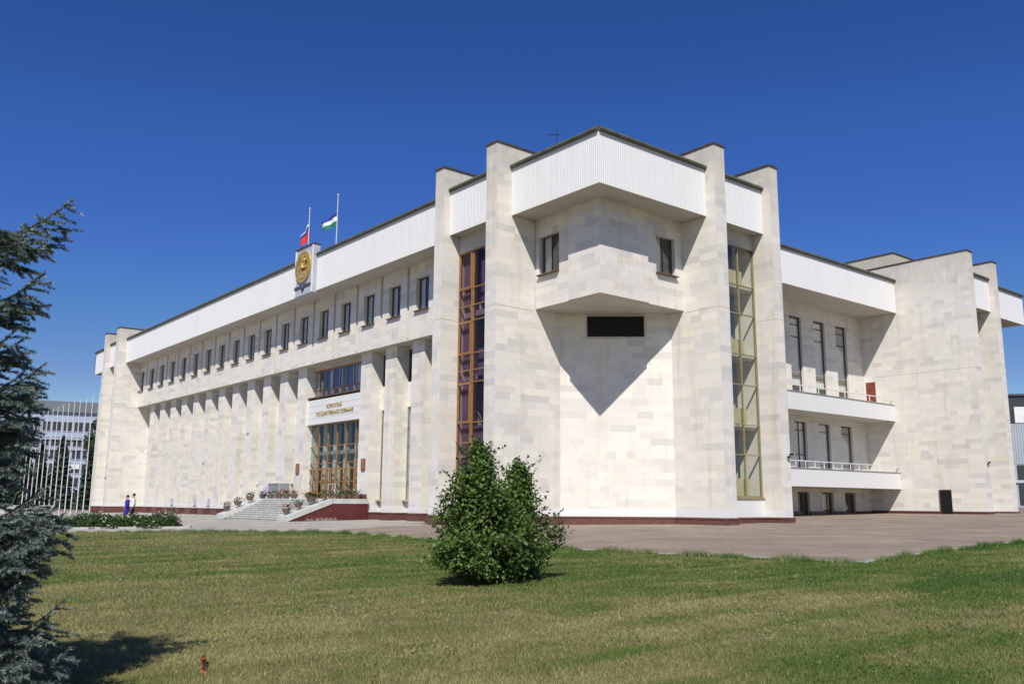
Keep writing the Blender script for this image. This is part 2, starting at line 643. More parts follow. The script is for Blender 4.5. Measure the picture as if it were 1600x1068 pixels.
gm = MB()
gxs = [-1800, -400, -60, -20, 20, 60, 130, 500, 1800]
gys = [-1800, -400, -60, -20, 20, 60, 120, 190, 500, 1800]
for i in range(len(gxs) - 1):
    for j in range(len(gys) - 1):
        q = [(gxs[i], gys[j]), (gxs[i + 1], gys[j]), (gxs[i + 1], gys[j + 1]), (gxs[i], gys[j + 1])]
        gm.face([(x, y, gz(x, y)) for x, y in q])
put('ground', gm, 'brown_paving')['kind'] = 'structure'

LAWN = [(-45, -30), (59, -30), (59, 13.2), (29.1, 11.55), (25.2, 11.3), (22.1, 10.95), (19.2, 10.45), (18.3, 10.4), (17.95, 11.0),
        (17.75, 13.3), (17.3, 15.9), (17.0, 18.7), (17.0, 24.2), (17.9, 29.7), (18.35, 33.2), (18.2, 35.4), (17.2, 37.3), (14.5, 39.9),
        (11.2, 42.5), (8.45, 45.3), (-10, 63), (-45, 90)]
sheet('lawn', LAWN, 'lawn_ground', 0.012)
sheet('front_pavement', [(19.9, 37.2), (24.3, 39.9), (27.5, 40.0), (27.5, 44), (31.5, 44), (31.5, 118), (-20, 118), (-60, 118), (-60, 90), (-45, 90.4), (-10, 63.4), (8.45, 45.6),
                         (11.25, 42.8), (14.55, 40.2), (17.3, 37.6), (18.3, 36.2)], 'pale_paving', 0.004)


def offset_strip(pts, w, dz0, dz1, mb):
    for a, b in zip(pts[:-1], pts[1:]):
        d = Vector((b[0] - a[0], b[1] - a[1])).normalized()
        nn = Vector((d.y, -d.x)) * w
        g = [(a[0], a[1]), (a[0] + nn.x, a[1] + nn.y), (b[0] + nn.x, b[1] + nn.y), (b[0], b[1])]
        mb.hexa([(x, y, gz(x, y) + dz0) for x, y in g] + [(x, y, gz(x, y) + dz1) for x, y in g])


kb = MB()
edge = LAWN[3:20]
offset_strip(edge, 0.13, -0.05, 0.05, kb)
put('kerb', kb, 'kerb_stone')['kind'] = 'structure'

# ------------------------------------------------------------------ the building
BLD = thing('government_building', 'large white limestone public building with ribbed white eaves and tall stone fins', 'building', (28.6, 28.6, 0.5))
Z0, ZB, ZS = 0.9, 1.32, 11.72       # plinth top, white band top, jetty underside
ZF0, ZF1 = 16.57, 19.18             # eaves fascia
ZTOP = 20.45
SLABS = []                          # (quad corners on plane, normal, tint, area)
wall_mb = MB()


def slab_tint():
    r = rnd.random()
    k = rnd.uniform(0.96, 1.04)
    if r < 0.54:
        c = (0.66, 0.648, 0.612)
    elif r < 0.68:
        c = (0.69, 0.668, 0.605)
    elif r < 0.86:
        c = (0.616, 0.605, 0.58)
    elif r < 0.96:
        c = (0.568, 0.558, 0.538)
    else:
        c = (0.645, 0.608, 0.545)
    return (c[0] * k * 1.058, c[1] * k * 1.036, c[2] * k * 1.012)


def wall(pL, pR, z0, z1, holes=(), reveal=0.3, course=0.355, lengths=(0.45, 1.5), slabs=True, grooves=()):
    """stone wall from pL to pR as seen from outside (left to right); holes (u0,u1,za,zb)"""
    pL, pR = Vector(pL), Vector(pR)
    L = (pR - pL).length
    u = (pR - pL) / L
    n = Vector((u.y, -u.x))

    def P(a, z, d=0.0):
        return (pL.x + u.x * a + n.x * d, pL.y + u.y * a + n.y * d, z)
    allh = list(holes) + [(g0, g1, z0, z1) for g0, g1, _ in grooves]
    zs = {round(z0, 3), round(z1, 3)}
    k = math.ceil(z0 / course)
    hz = [h[2] for h in holes] + [h[3] for h in holes]
    while k * course < z1:
        z = k * course
        if z - z0 > 0.08 and z1 - z > 0.08 and all(abs(z - q) > 0.1 for q in hz):
            zs.add(round(z, 3))
        k += 1
    for q in hz:
        if z0 < q < z1:
            zs.add(round(q, 3))
    zs = sorted(zs)
    for za, zb in zip(zs[:-1], zs[1:]):
        zm = (za + zb) / 2
        cuts = sorted((max(0, h[0]), min(L, h[1])) for h in allh if h[2] < zm < h[3])
        free, a = [], 0.0
        for c0, c1 in cuts:
            if c0 - a > 0.02:
                free.append((a, c0))
            a = max(a, c1)
        if L - a > 0.02:
            free.append((a, L))
        for f0, f1 in free:
            wall_mb.face([P(f0, za, -0.008), P(f1, za, -0.008), P(f1, zb, -0.008), P(f0, zb, -0.008)], 0, (0.68, 0.66, 0.615))
            if not slabs:
                continue
            a = f0
            while a < f1 - 0.01:
                w = rnd.uniform(*lengths)
                if f1 - (a + w) < 0.3:
                    w = f1 - a
                b = a + w
                d = rnd.uniform(0.0, 0.003)
                SLABS.append((P, a + 0.0008, b - 0.0008, za + 0.0008, zb - 0.0008, d, n, slab_tint()))
                a = b
    for u0, u1, za, zb in holes:
        t = (0.60, 0.58, 0.53)
        r = -reveal
        for q in ([P(u0, za, .001), P(u0, za, r), P(u0, zb, r), P(u0, zb, .001)], [P(u1, za, r), P(u1, za, .001), P(u1, zb, .001), P(u1, zb, r)],
                  [P(u0, zb, r), P(u1, zb, r), P(u1, zb, .001), P(u0, zb, .001)], [P(u0, za, .001), P(u1, za, .001), P(u1, za, r), P(u0, za, r)]):
            wall_mb.face(q, 0, t)
    for u0, u1, dep in grooves:
        t = (0.60, 0.57, 0.50)
        for q in ([P(u0, z0, 0), P(u0, z0, -dep), P(u0, z1, -dep), P(u0, z1, 0)], [P(u1, z0, -dep), P(u1, z0, 0), P(u1, z1, 0), P(u1, z1, -dep)],
                  [P(u0, z0, -dep), P(u1, z0, -dep), P(u1, z1, -dep), P(u0, z1, -dep)]):
            wall_mb.face(q, 0, t)


def base_band(pL, pR, top=None):
    """white painted panel between plinth and stone"""
    pL, pR = Vector(pL), Vector(pR)
    L = (pR - pL).length
    u = (pR - pL) / L
    n = Vector((u.y, -u.x))
    g = [pL - n * .05, pL + n * .006, pR + n * .006, pR - n * .05]
    mb = MB()
    mb.hexa([(p.x, p.y, Z0) for p in g] + [(p.x, p.y, top or ZB) for p in g])
    put('base_band', mb, 'white_paint', BLD)


PLINTH = []


def plinth(pL, pR, out=0.14, top=Z0):
    pL, pR = Vector(pL), Vector(pR)
    L = (pR - pL).length
    u = (pR - pL) / L
    n = Vector((u.y, -u.x))
    k = max(1, round(L / 1.9))
    for i in range(k):
        mb = MB()
        a, b = L * i / k + (0 if i == 0 else 0.003), L * (i + 1) / k - (0 if i == k - 1 else 0.003)
        for zz0, zz1, o in ((-0.3, top - 0.07, out), (top - 0.07, top + 0.012, out + 0.035)):
            g = [pL + u * a + n * (-0.06), pL + u * a + n * o, pL + u * b + n * o, pL + u * b + n * (-0.06)]
            mb.hexa([(p.x, p.y, zz0 + (gz(p.x, p.y) if zz0 < 0 else 0)) for p in g] + [(p.x, p.y, zz1) for p in g])
        PLINTH.append(mb)


def fin(x0, x1, y0, y1, z1=ZTOP, sides=('front', 'right')):
    """a stone fin: box with stone on its seen faces, metal coping"""
    mb = MB()
    e = 0.016
    mb.box(x0 + e, x1 - e, y0 + e, y1 - e, 0.2, z1 - 0.02)
    f = put('fin', mb, 'limestone', BLD)
    f.data.attributes.new('tint', 'FLOAT_COLOR', 'FACE').data.foreach_set('color', [0.6, 0.58, 0.53, 1] * len(f.data.polygons))
    c = MB()
    c.box(x0 - 0.06, x1 + 0.06, y0 - 0.06, y1 + 0.06, z1 - 0.015, z1 + 0.07)
    link('coping', c.mesh('coping', 'coping_metal'), f)
    return f


# ---- near corner fins
XF, YF = 27.6, 28.07
fin(XF, 33.6, 35.26, 36.16)      # B
fin(XF, 33.6, 40.15, 40.97)      # A
fin(36.57, 37.45, YF, 33.6)      # C
fin(41.47, 42.26, YF, 37.4)      # D
wall((XF, 36.16), (XF, 35.26), ZB, ZTOP - .02, lengths=(.45, .92))
wall((XF, 35.26), (32.05, 35.26), ZB, ZS)
wall((XF, 35.26), (30.2, 35.26), ZS, ZTOP - .02)
wall((30.2, 35.26), (33.6, 35.26), 19.2, ZTOP - .02)
wall((XF, 40.97), (XF, 40.15), ZB, ZTOP - .02, lengths=(.42, .85))
wall((XF, 40.15), (28.76, 40.15), ZB, ZTOP - .02)
wall((28.76, 40.15), (33.6, 40.15), 19.2, ZTOP - .02)
wall((36.57, YF), (37.45, YF), ZB, ZTOP - .02, lengths=(.45, .9))
wall((36.57, 31.3), (36.57, YF), ZB, ZS)
wall((36.57, 30.4), (36.57, YF), ZS, ZTOP - .02)
wall((36.57, 33.6), (36.57, 30.4), 19.2, ZTOP - .02)
wall((41.47, YF), (42.26, YF), ZB, ZTOP - .02, lengths=(.42, .8))
wall((41.47, 29.34), (41.47, YF), ZB, ZTOP - .02)
wall((41.47, 33.6), (41.47, 29.34), 19.2, ZTOP - .02)
# ---- jetty (prow) walls and the cut-off corner below
PW = 30.15
wall((PW, 32.52), (PW, 30.25), ZS, ZF0 + .05)
wall((PW, 30.25), (33.68, 30.25), ZS, ZF0 + .05)
wall((30.29, 35.26), (30.29, 32.52), ZS, ZF0 + .05, holes=[(0.30, 1.90, 13.5, 15.6)], reveal=.28)
wall((33.68, 30.39), (36.57, 30.39), ZS, ZF0 + .05, holes=[(0.78, 2.28, 13.5, 15.55)], reveal=.28)
wall((30.29, 32.52), (PW, 32.52), ZS, ZF0 + .05, slabs=False)
wall((33.68, 30.25), (33.68, 30.39), ZS, ZF0 + .05, slabs=False)
CH0, CH1 = Vector((32.05, 35.26)), Vector((36.57, 31.3))
wall(CH0, CH1, ZB, ZS, holes=[(1.48, 4.56, 10.45, 11.6)], reveal=.3)
jb = MB()
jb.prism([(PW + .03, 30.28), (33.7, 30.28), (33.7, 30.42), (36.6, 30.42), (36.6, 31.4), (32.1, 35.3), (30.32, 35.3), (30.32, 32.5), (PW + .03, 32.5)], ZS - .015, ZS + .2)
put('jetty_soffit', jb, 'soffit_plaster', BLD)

# ---- base bands and plinth of the near corner
for a, b in (((XF, 36.16), (XF, 35.26)), ((XF, 35.26), (32.05, 35.26)), (CH0, CH1), ((36.57, 31.3), (36.57, YF)), ((36.57, YF), (37.45, YF)),
             ((XF, 40.97), (XF, 40.15)), ((XF, 40.15), (28.7, 40.15)), ((28.7, 40.15), (28.7, 36.16)), ((37.45, 29.28), (41.47, 29.28)), ((41.47, 29.3), (41.47, YF)), ((41.47, YF), (42.26, YF))):
    base_band(a, b, 1.9 if a in ((28.7, 40.15), (37.45, 29.28)) else None)
    plinth(a, b)

# ---- long front
YA, YL2 = 40.97, 102.98
WIN = [46.13 + 3.298 * k for k in range(-1, 18)]
XW = 30.25
gro = []
for c in WIN[:-1]:
    g = c + 1.65
    gro.append((YL2 - g - .15, YL2 - g + .15, .12))
wall((XW, YL2), (XW, YA), ZS, ZF0 + .05, holes=[(YL2 - c - .71, YL2 - c + .71, 13.5, 15.63) for c in WIN], grooves=gro, reveal=.32, lengths=(.5, 1.7))
XC, XR = 30.75, 31.68
COLS = [46.48 + 3.2565 * k for k in range(-1, 17) if k not in (3, 4)]
CW = 1.42
for y in COLS:
    mb = MB()
    mb.box(XC + .015, XR + .3, y + .015, y + CW - .015, Z0, ZS + .05)
    c = put('column', mb, 'limestone', BLD)
    c.data.attributes.new('tint', 'FLOAT_COLOR', 'FACE').data.foreach_set('color', [0.6, 0.58, 0.53, 1] * len(c.data.polygons))
    wall((XC, y + CW), (XC, y), ZB, ZS, lengths=(.45, 1.42))
    wall((XC, y), (XR, y), ZB, ZS, lengths=(.4, .93))
    base_band((XC, y + CW), (XC, y))
    base_band((XC, y), (XR, y))
    plinth((XC, y + CW), (XC, y))
    plinth((XC, y), (XR, y))
BAYS = []                            # recesses between the columns: (y0, y1)
ys = sorted(COLS)
for a, b in zip(ys[:-1], ys[1:]):
    if b - a < 4:
        BAYS.append((a + CW, b))
for y0, y1 in BAYS:
    wall((XR, y1), (XR, y0), ZB, ZS, holes=[(.01, y1 - y0 - .03, 9.38, 11.56), (.01, y1 - y0 - .5, 1.74, 7.74)] if y0 < 54 else
         [(.01, y1 - y0 - .03, 9.9, 11.3), (.01, y1 - y0 - .5, 3.0, 7.4)], reveal=.2)
    base_band((XR, y1), (XR, y0))
    plinth((XR, y1), (XR, y0))
for y1, y0 in ((YL2, ys[-1] + CW), (ys[0], YA)):
    wall((XR, y1), (XR, y0), ZB, ZS)
    base_band((XR, y1), (XR, y0))
    plinth((XR, y1), (XR, y0))
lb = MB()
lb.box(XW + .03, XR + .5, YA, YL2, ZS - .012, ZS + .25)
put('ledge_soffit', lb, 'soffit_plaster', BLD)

# ---- far left fins
fin(27.72, 33.6, YL2, 104.08)
fin(27.72, 33.6, 107.78, 108.8)
XL = 27.72
wall((XL, 104.08), (XL, YL2), ZB, ZTOP - .02, lengths=(.5, 1.1))
wall((XL, YL2), (XR, YL2), ZB, ZF0)
wall((XL, YL2), (33.6, YL2), ZF0, ZTOP - .02)
wall((XL, 108.8), (XL, 107.78), ZB, ZTOP - .02, lengths=(.5, 1.0))
wall((XL, 107.78), (28.8, 107.78), ZB, ZTOP - .02)
for a, b in (((XL, 104.08), (XL, YL2)), ((XL, YL2), (XR, YL2)), ((XL, 108.8), (XL, 107.78)), ((XL, 107.78), (28.8, 107.78)), ((28.8, 107.78), (28.8, 104.08))):
    base_band(a, b, 2.0 if a == (28.8, 107.78) else None)
    plinth(a, b)

# ---- wing on the right and the far fins
XWG, YFAR = 67.25, 28.7
fin(XWG, 68.15, YFAR, 38.5)
fin(72.05, 72.85, 28.9, 36)
wall((XWG, 37.5), (XWG, YFAR), ZB, ZTOP - .02, holes=[(0.12, 0.94, 9.2, 11.27)], reveal=.12)
wall((XWG, YFAR), (68.15, YFAR), ZB, ZTOP - .02)
wall((72.05, 31), (72.05, 28.9), ZB, ZTOP - .02)
wall((72.05, 28.9), (72.85, 28.9), ZB, ZTOP - .02)
YI = 37.5
WX = [47.95 + 3.12 * k for k in range(6)]
WX = [47.85, 50.95, 54.05, 57.14, 60.3, 63.4]
hl = []
for x in WX:
    u = x - 42.26
    hl += [(u, u + 1.54, 9.2, 15.52), (u, u + 1.56, 4.0, 7.6), (u, u + 1.5, 0.6, 2.5)]
wall((42.26, YI), (XWG, YI), 0.3, ZF0 + .05, holes=hl, reveal=.25)
px0 = [42.26] + [x + 1.5 for x in WX]
px1 = WX + [XWG]
for a, b in zip(px0, px1):
    plinth((a, YI), (b, YI), .06, 1.1)
for a, b in (((XWG, 37.5), (XWG, 32.05)), ((XWG, 31.15), (XWG, YFAR)), ((XWG, YFAR), (68.15, YFAR)), ((72.05, 31), (72.05, 28.9)), ((72.05, 28.9), (72.85, 28.9)), ((68.15, 30.5), (72.05, 30.5))):
    base_band(a, b, 1.9 if a == (68.15, 30.5) else None)
    plinth(a, b, 0.1, 1.16)

# ---- thin expansion joint round the fins
for a, b in (((XF, 36.16), (XF, 35.26)), ((XF, 35.26), (30.1, 35.26)), ((XF, 40.97), (XF, 40.15)), ((XF, 40.15), (28.7, 40.15)), ((36.57, 30.3), (36.57, YF)), ((36.57, YF), (37.45, YF)),
             ((41.47, 29.3), (41.47, YF)), ((41.47, YF), (42.26, YF)), ((XWG, 36.4), (XWG, YFAR)), ((XWG, YFAR), (68.15, YFAR)), ((72.05, 28.9), (72.85, 28.9)), ((XL, 104.08), (XL, YL2)), ((XL, YL2), (30.2, YL2))):
    a, b = Vector(a), Vector(b)
    n = Vector(((b - a).normalized().y, -(b - a).normalized().x))
    g = [a - n * .01, a + n * .005, b + n * .005, b - n * .01]
    mb = MB()
    mb.hexa([(p.x, p.y, 11.6) for p in g] + [(p.x, p.y, 11.618) for p in g])
    put('expansion_joint', mb, 'joint_grey', BLD)

# ---- masonry meshes
walls = put('wall', wall_mb, 'limestone', BLD)
for mb in PLINTH:
    put('plinth_block', mb, 'red_granite', BLD)

# ---- stone slabs: the 300 that show largest are parts, the rest one mass
camv = np.array(CAM)


def slab_area(s):
    P, a, b, za, zb, d, n, t = s
    c = np.array(P((a + b) / 2, (za + zb) / 2))
    v = c - camv
    dist = np.linalg.norm(v)
    f = -(v[0] * n.x + v[1] * n.y) / dist
    if f <= 0.02:
        return 0
    if c[2] > ZF0 and 28.7 < c[0] and 28.7 < c[1]:
        return 0.0
    return (b - a) * (zb - za) * f / dist ** 2


def slab_faces(mb, s):
    P, a, b, za, zb, d, n, t = s
    r = -0.015
    A = [P(a, za, d), P(b, za, d), P(b, zb, d), P(a, zb, d)]
    B = [P(a, za, r), P(b, za, r), P(b, zb, r), P(a, zb, r)]
    i = len(mb.v)
    mb.v += A + B
    for f in ((0, 1, 2, 3), (0, 4, 5, 1), (1, 5, 6, 2), (2, 6, 7, 3), (3, 7, 4, 0)):
        mb.f.append(tuple(i + k for k in f))
        mb.mi.append(0)
        mb.t.append(t)


SLABS.sort(key=slab_area, reverse=True)
for s in SLABS[:300]:
    mb = MB()
    slab_faces(mb, s)
    link('stone_slab', mb.mesh('stone_slab', 'limestone'), walls)
mb = MB()
for s in SLABS[300:]:
    slab_faces(mb, s)
o = link('stone_cladding', mb.mesh('stone_cladding', 'limestone'), walls)
o['kind'] = 'stuff'


# ---- ribbed eaves
def fascia(pL, pR, z0, z1, inner, gut=True, name='eaves_fascia'):
    pL, pR = Vector(pL), Vector(pR)
    L = (pR - pL).length
    u = (pR - pL) / L
    n = Vector((u.y, -u.x))
    mb = MB()
    k = max(1, round(L / 0.132))
    pit = L / k
    prof = []
    for i in range(k):
        a = i * pit
        prof += [(a, 0.0), (a + pit * .66, 0.0), (a + pit * .74, -.03), (a + pit * .92, -.03)]
    prof.append((L, 0.0))
    for (a, da), (b, db) in zip(prof[:-1], prof[1:]):
        q = [(pL.x + u.x * t + n.x * d, pL.y + u.y * t + n.y * d) for t, d in ((a, da), (b, db))]
        mb.face([(*q[0], z0), (*q[1], z0), (*q[1], z1), (*q[0], z1)])
    f = put(name, mb, 'fascia_sheet', BLD)
    s = MB()
    iL, iR = pL + u * .06, pR - u * .06
    g = [iL - n * .035, iL - n * inner, iR - n * inner, iR - n * .035]
    s.hexa([(p.x, p.y, z0 + .03) for p in g[::-1]] + [(p.x, p.y, z0 + .15) for p in g[::-1]])
    e = [pL + n * .004 - n * .0, pL - n * .06, pR - n * .06, pR + n * .004]
    s.hexa([(p.x, p.y, z0 - .02) for p in e[::-1]] + [(p.x, p.y, z0 + .004) for p in e[::-1]])
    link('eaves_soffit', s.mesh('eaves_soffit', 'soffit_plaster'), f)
    if gut:
        t = MB()
        sec = [(0.13, z1 - .015), (0.17, z1 + .07), (0.10, z1 + .20), (-.10, z1 + .27), (-.6, z1 + .2), (-.6, z1 - .015)]
        A = [(pL.x + n.x * d, pL.y + n.y * d, z) for d, z in sec]
        B = [(pR.x + n.x * d, pR.y + n.y * d, z) for d, z in sec]
        for i in range(len(sec)):
            j = (i + 1) % len(sec)
            t.face([A[i], A[j], B[j], B[i]])
        t.face(A)
        t.face(B[::-1])
        link('gutter', t.mesh('gutter', 'gutter_metal'), f)
    return f


FX, FY = 28.62, 28.7
fascia((FX, 35.26), (FX, FY), ZF0, ZF1, 1.75)
fascia((FX, FY), (36.57, FY), ZF0 + .01, ZF1, 1.75)
fascia((28.08, 40.15), (28.08, 36.16), 16.5, 19.08, .8)
fascia((37.45, 28.62), (41.47, 28.62), 16.56, 19.1, .8)
fascia((FX, 102.98), (FX, YA), ZF0 - .02, ZF1 - .02, 1.75)
fascia((28.2, 107.78), (28.2, 104.08), 16.5, 19.08, .7)
fascia((FX, 115.8), (FX, 108.8), ZF0 - .02, ZF1, 2.2)
fascia((42.26, 34.42), (XWG, 34.42), 16.54, 19.07, 3.2)
fascia((68.15, 29.3), (72.05, 29.3), 16.5, 19.0, 1.2)
fascia((72.85, 29.68), (79.42, 29.68), 16.45, 18.85, 6)
mb = MB()
mb.box(79.1, 79.42, 29.7, 60, 16.45, 18.85)
mb.box(FX, 60, 115.5, 115.8, 16.55, 19.18)
put('eaves_end', mb, 'white_metal', BLD)
# stone lintels over the stair windows
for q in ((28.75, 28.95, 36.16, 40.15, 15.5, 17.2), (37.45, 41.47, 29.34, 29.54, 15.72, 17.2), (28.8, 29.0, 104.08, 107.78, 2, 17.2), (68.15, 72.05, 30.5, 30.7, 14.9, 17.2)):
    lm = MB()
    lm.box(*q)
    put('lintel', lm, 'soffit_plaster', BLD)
# roof sheets and core
rm = MB()
rm.prism([(28.9, 28.9), (42.26, 28.9), (42.26, 34.7), (67.3, 34.7), (67.3, 30), (79.2, 30), (79.2, 115.6), (28.9, 115.6)], 19.0, 19.15)
put('roof', rm, 'roof_felt', BLD)
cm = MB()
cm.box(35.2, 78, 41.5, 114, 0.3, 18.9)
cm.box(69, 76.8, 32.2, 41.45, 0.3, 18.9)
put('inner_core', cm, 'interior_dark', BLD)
ib = MB()
ib.box(30.3, 35.1, 40.99, 41.3, .3, 18.8)
ib.box(42.3, 67.2, 40.7, 41.0, .3, 18.8)
put('partition', ib, 'interior_grey', BLD)
# stair tower on the roof
tb = MB()
tw = [(65.9, 33.9), (74, 33.9), (74, 46), (65.9, 46)]
tb.prism([(68.3, 34.9), (76, 34.9), (76, 44), (70.0, 44), (68.3, 41.5)], 19.1, 21.75)
tt = put('roof_tower', tb, 'limestone', BLD)
tt.data.attributes.new('tint', 'FLOAT_COLOR', 'FACE').data.foreach_set('color', [0.56, 0.53, 0.47, 1] * len(tt.data.polygons))
tc = MB()
tc.prism([(68.24, 34.84), (76, 34.84), (76, 44), (70.0, 44.06), (68.24, 41.5)], 21.74, 21.83)
link('coping', tc.mesh('coping', 'coping_metal'), tt)


# ------------------------------------------------------------------ windows
def frame_grid(w, h, xs, zs, t=0.06, d=0.08, edge=None):
    """frame bars: outer edge plus mullions at xs, transoms at zs; local x right, y inward, z up"""
    mb = MB()
    e = edge or t
    mb.box(0, e, 0, d, 0, h)
    mb.box(w - e, w, 0, d, 0, h)
    mb.box(e, w - e, 0, d, 0, e)
    mb.box(e, w - e, 0, d, h - e, h)
    for x in xs:
        mb.box(x - t / 2, x + t / 2, 0.004, d - .004, e, h - e)
    cuts = [e] + [v for x in xs for v in (x - t / 2, x + t / 2)] + [w - e]
    for z in zs:
        for a, b in zip(cuts[::2], cuts[1::2]):
            mb.box(a, b, 0.008, d - .008, z - t / 2, z + t / 2)
    return mb


def pane(x0, x1, z0, z1, y=0.04):
    mb = MB()
    mb.face([(x0, y, z0), (x1, y, z0), (x1, y, z1), (x0, y, z1)])
    return mb


def curtain(x0, x1, z0, z1, y=0.12, fold=0.05, pitch=0.11):
    mb = MB()
    k = max(2, int((x1 - x0) / pitch) * 2)
    xs = [x0 + (x1 - x0) * i / k for i in range(k + 1)]
    for i in range(k):
        ya, yb = (y + (fold if (i + q) % 2 else 0) for q in (0, 1))
        mb.face([(xs[i], ya, z0), (xs[i + 1], yb, z0), (xs[i + 1], yb, z1), (xs[i], ya, z1)])
    return mb


def place_window(pos, rotz, frame_me, panes, curtains, frame_mat=None, sill=None, back=None):
    w = link('window', frame_me, BLD, pos, rotz)
    for me in panes:
        child('pane', me, None, w)
    for me in curtains:
        child('curtain', me, None, w)
    if sill is not None:
        child('sill', sill, None, w)
    if back is not None:
        child('room_back', back, None, w)
    return w


RF, RS = -math.pi / 2, 0.0           # rotation of things on the front (facing -x) and on the side (facing -y)


def M(mb, name, mat):
    return mb.mesh(name, mat)


# upper windows of the long front and of the jetty
W, H = 1.42, 2.13
fr_me = M(frame_grid(W, H, [0.5 * W], [], 0.05, 0.09), 'window', 'dark_wood_frame')
p_me = [M(pane(.07, W / 2 - .03, .07, H - .07), 'pane', 'glass'), M(pane(W / 2 + .03, W - .07, .07, H - .07), 'pane', 'glass')]
cL = M(curtain(.08, .62, .05, H - .05), 'curtain', 'curtain_white')
cR = M(curtain(W - .40, W - .08, .05, H - .05), 'curtain', 'curtain_white')
cA = M(curtain(.08, W - .08, .05, H - .05), 'curtain', 'curtain_white')
sl = MB()
sl.box(-.10, W + .10, -.40, .02, -.07, -.01)
s_me = M(sl, 'sill', 'dark_wood_frame')
bk = MB()
bk.face([(-.3, 2.2, -.6), (W + .3, 2.2, -.6), (W + .3, 2.2, H + .6), (-.3, 2.2, H + .6)])
b_me = M(bk, 'room_back', 'interior_grey')
for k, c in enumerate(WIN):
    cs = ([cA], [cL, cR], [cL], [cA], [cL, cR], [cA], [cL])[k % 7]
    place_window((XW + .24, c + .71, 13.5), RF, fr_me, p_me, cs, sill=s_me, back=b_me)
place_window((30.29 + .2, 35.26 - .39, 13.5), RF, fr_me, p_me, [cL], sill=s_me)
place_window((33.68 + .82, 30.39 + .2, 13.5), RS, fr_me, p_me, [cL], sill=s_me)

# windows in the recesses between the columns
for y0, y1 in BAYS:
    near = y0 < 54
    w = y1 - y0
    za, zb = (9.38, 11.56) if near else (9.9, 11.3)
    f = frame_grid(w - .06, zb - za, [(w - .06) / 2], [], .04, .06)
    place_window((XR + .02, y1 - .015, za), RF, M(f, 'window', 'dark_wood_frame'), [M(pane(.05, w - .11, .05, zb - za - .05), 'pane', 'glass_dark')], [])
    za, zb, i = (1.74, 7.74, .26) if near else (3.0, 7.4, .26)
    f = frame_grid(w - 2 * i, zb - za, [], [v for v in (1.2, 2.4, 3.6, 4.8) if v < zb - za - .4], .045, .06)
    sb = MB()
    sb.box(-.0, w - 2 * i + .15, -.3, .02, -.11, -.01)
    place_window((XR + .02, y1 - .012, za), RF, M(f, 'window', 'olive_frame'), [M(pane(.05, w - 2 * i - .05, .05, zb - za - .05), 'pane', 'glass')],
                 [M(curtain(.05, w - 2 * i - .05, .05, zb - za - .05, .18), 'curtain', 'curtain_beige')], sill=M(sb, 'sill', 'curtain_beige'))

# stair window with orange frame between the two front fins
h0, h1 = 1.9, 15.5
w = 40.15 - 36.16
rows = [13.34, 12.35, 11.48, 9.65, 8.72, 8.05, 5.85, 4.78, 4.03]
f = frame_grid(w, h1 - h0, [1.2, 1.36, 2.7], [z - h0 for z in rows], .055, .12, .06)
for z0_, z1_ in ((13.34, 15.5), (9.65, 11.48), (5.85, 8.05)):
    f.box(.06, .12, -.012, .1, z0_ - h0, z1_ - h0)
    f.box(1.10, 1.165, -.012, .1, z0_ - h0, z1_ - h0)
    f.box(.12, 1.10, -.012, .1, z0_ - h0 + .03, z0_ - h0 + .10)
    f.box(.12, 1.10, -.012, .1, z1_ - h0 - .10, z1_ - h0 - .03)
win = place_window((28.78, 40.15, h0), RF, M(f, 'window', 'wood_frame'), [], [])
zz = sorted([h0, h1] + rows)
for za, zb in zip(zz[:-1], zz[1:]):
    for a, b in ((.06, 1.17), (1.39, 2.67), (2.73, w - .06)):
        child('pane', M(pane(a, b, za - h0 + .03, zb - h0 - .03, .06), 'pane', 'glass_purple'), None, win)
for za, zb, x0, x1 in ((13.5, 15.4, .1, .75), (12.4, 15.4, 1.7, 2.6), (9.7, 11.4, .1, .75), (8.2, 9.9, 1.5, 2.4), (5.9, 7.9, .1, .8), (4.1, 5.7, .1, 2.8), (12.4, 13.2, .1, 1.1), (8.75, 9.6, .1, 1.1), (4.8, 5.8, .1, 1.1), (2.0, 3.9, .1, 1.1)):
    child('curtain', M(curtain(x0, x1, za - h0, zb - h0, .3), 'curtain', 'curtain_purple'), None, win)
bk = MB()
bk.face([(0, 1.8, 0), (w, 1.8, 0), (w, 1.8, h1 - h0), (0, 1.8, h1 - h0)])
for z in (4.4, 8.4, 12.0):
    bk.box(0, w, .5, 1.8, z - h0 - .15, z - h0 + .15)
child('room_back', M(bk, 'room_back', 'interior_grey'), None, win)

# stair window with olive frame between the two side fins
h0, h1 = 1.95, 15.74
w = 41.47 - 37.45
rows = [13.52, 11.89, 9.64, 7.96, 5.81, 4.19]
f = frame_grid(w, h1 - h0, [1.3, 2.62], [z - h0 for z in rows], .055, .12, .07)
win = place_window((37.45, 29.36, h0), RS, M(f, 'window', 'olive_frame'), [], [])
zz = sorted([h0, h1] + rows)
for za, zb in zip(zz[:-1], zz[1:]):
    for a, b in ((.09, 1.26), (1.34, 2.58), (2.66, w - .09)):
        child('pane', M(pane(a, b, za - h0 + .04, zb - h0 - .04, .06), 'pane', 'glass_warm'), None, win)
for za, zb in ((13.52, 14.4), (9.64, 10.5), (5.81, 6.7), (1.95, 2.95)):
    child('curtain', M(curtain(.1, 3.2, za - h0 + .05, zb - h0, .22), 'curtain', 'curtain_beige'), None, win)
for za, zb in ((14.45, 15.6), (10.55, 13.4), (6.8, 9.55), (3.05, 5.7)):
    for xa, xb in ((.2, .42), (.62, .8), (1.42, 1.7), (2.0, 2.12)):
        child('curtain', M(curtain(xa, xb, za - h0, zb - h0, .3), 'curtain', 'curtain_white'), None, win)
bk = MB()
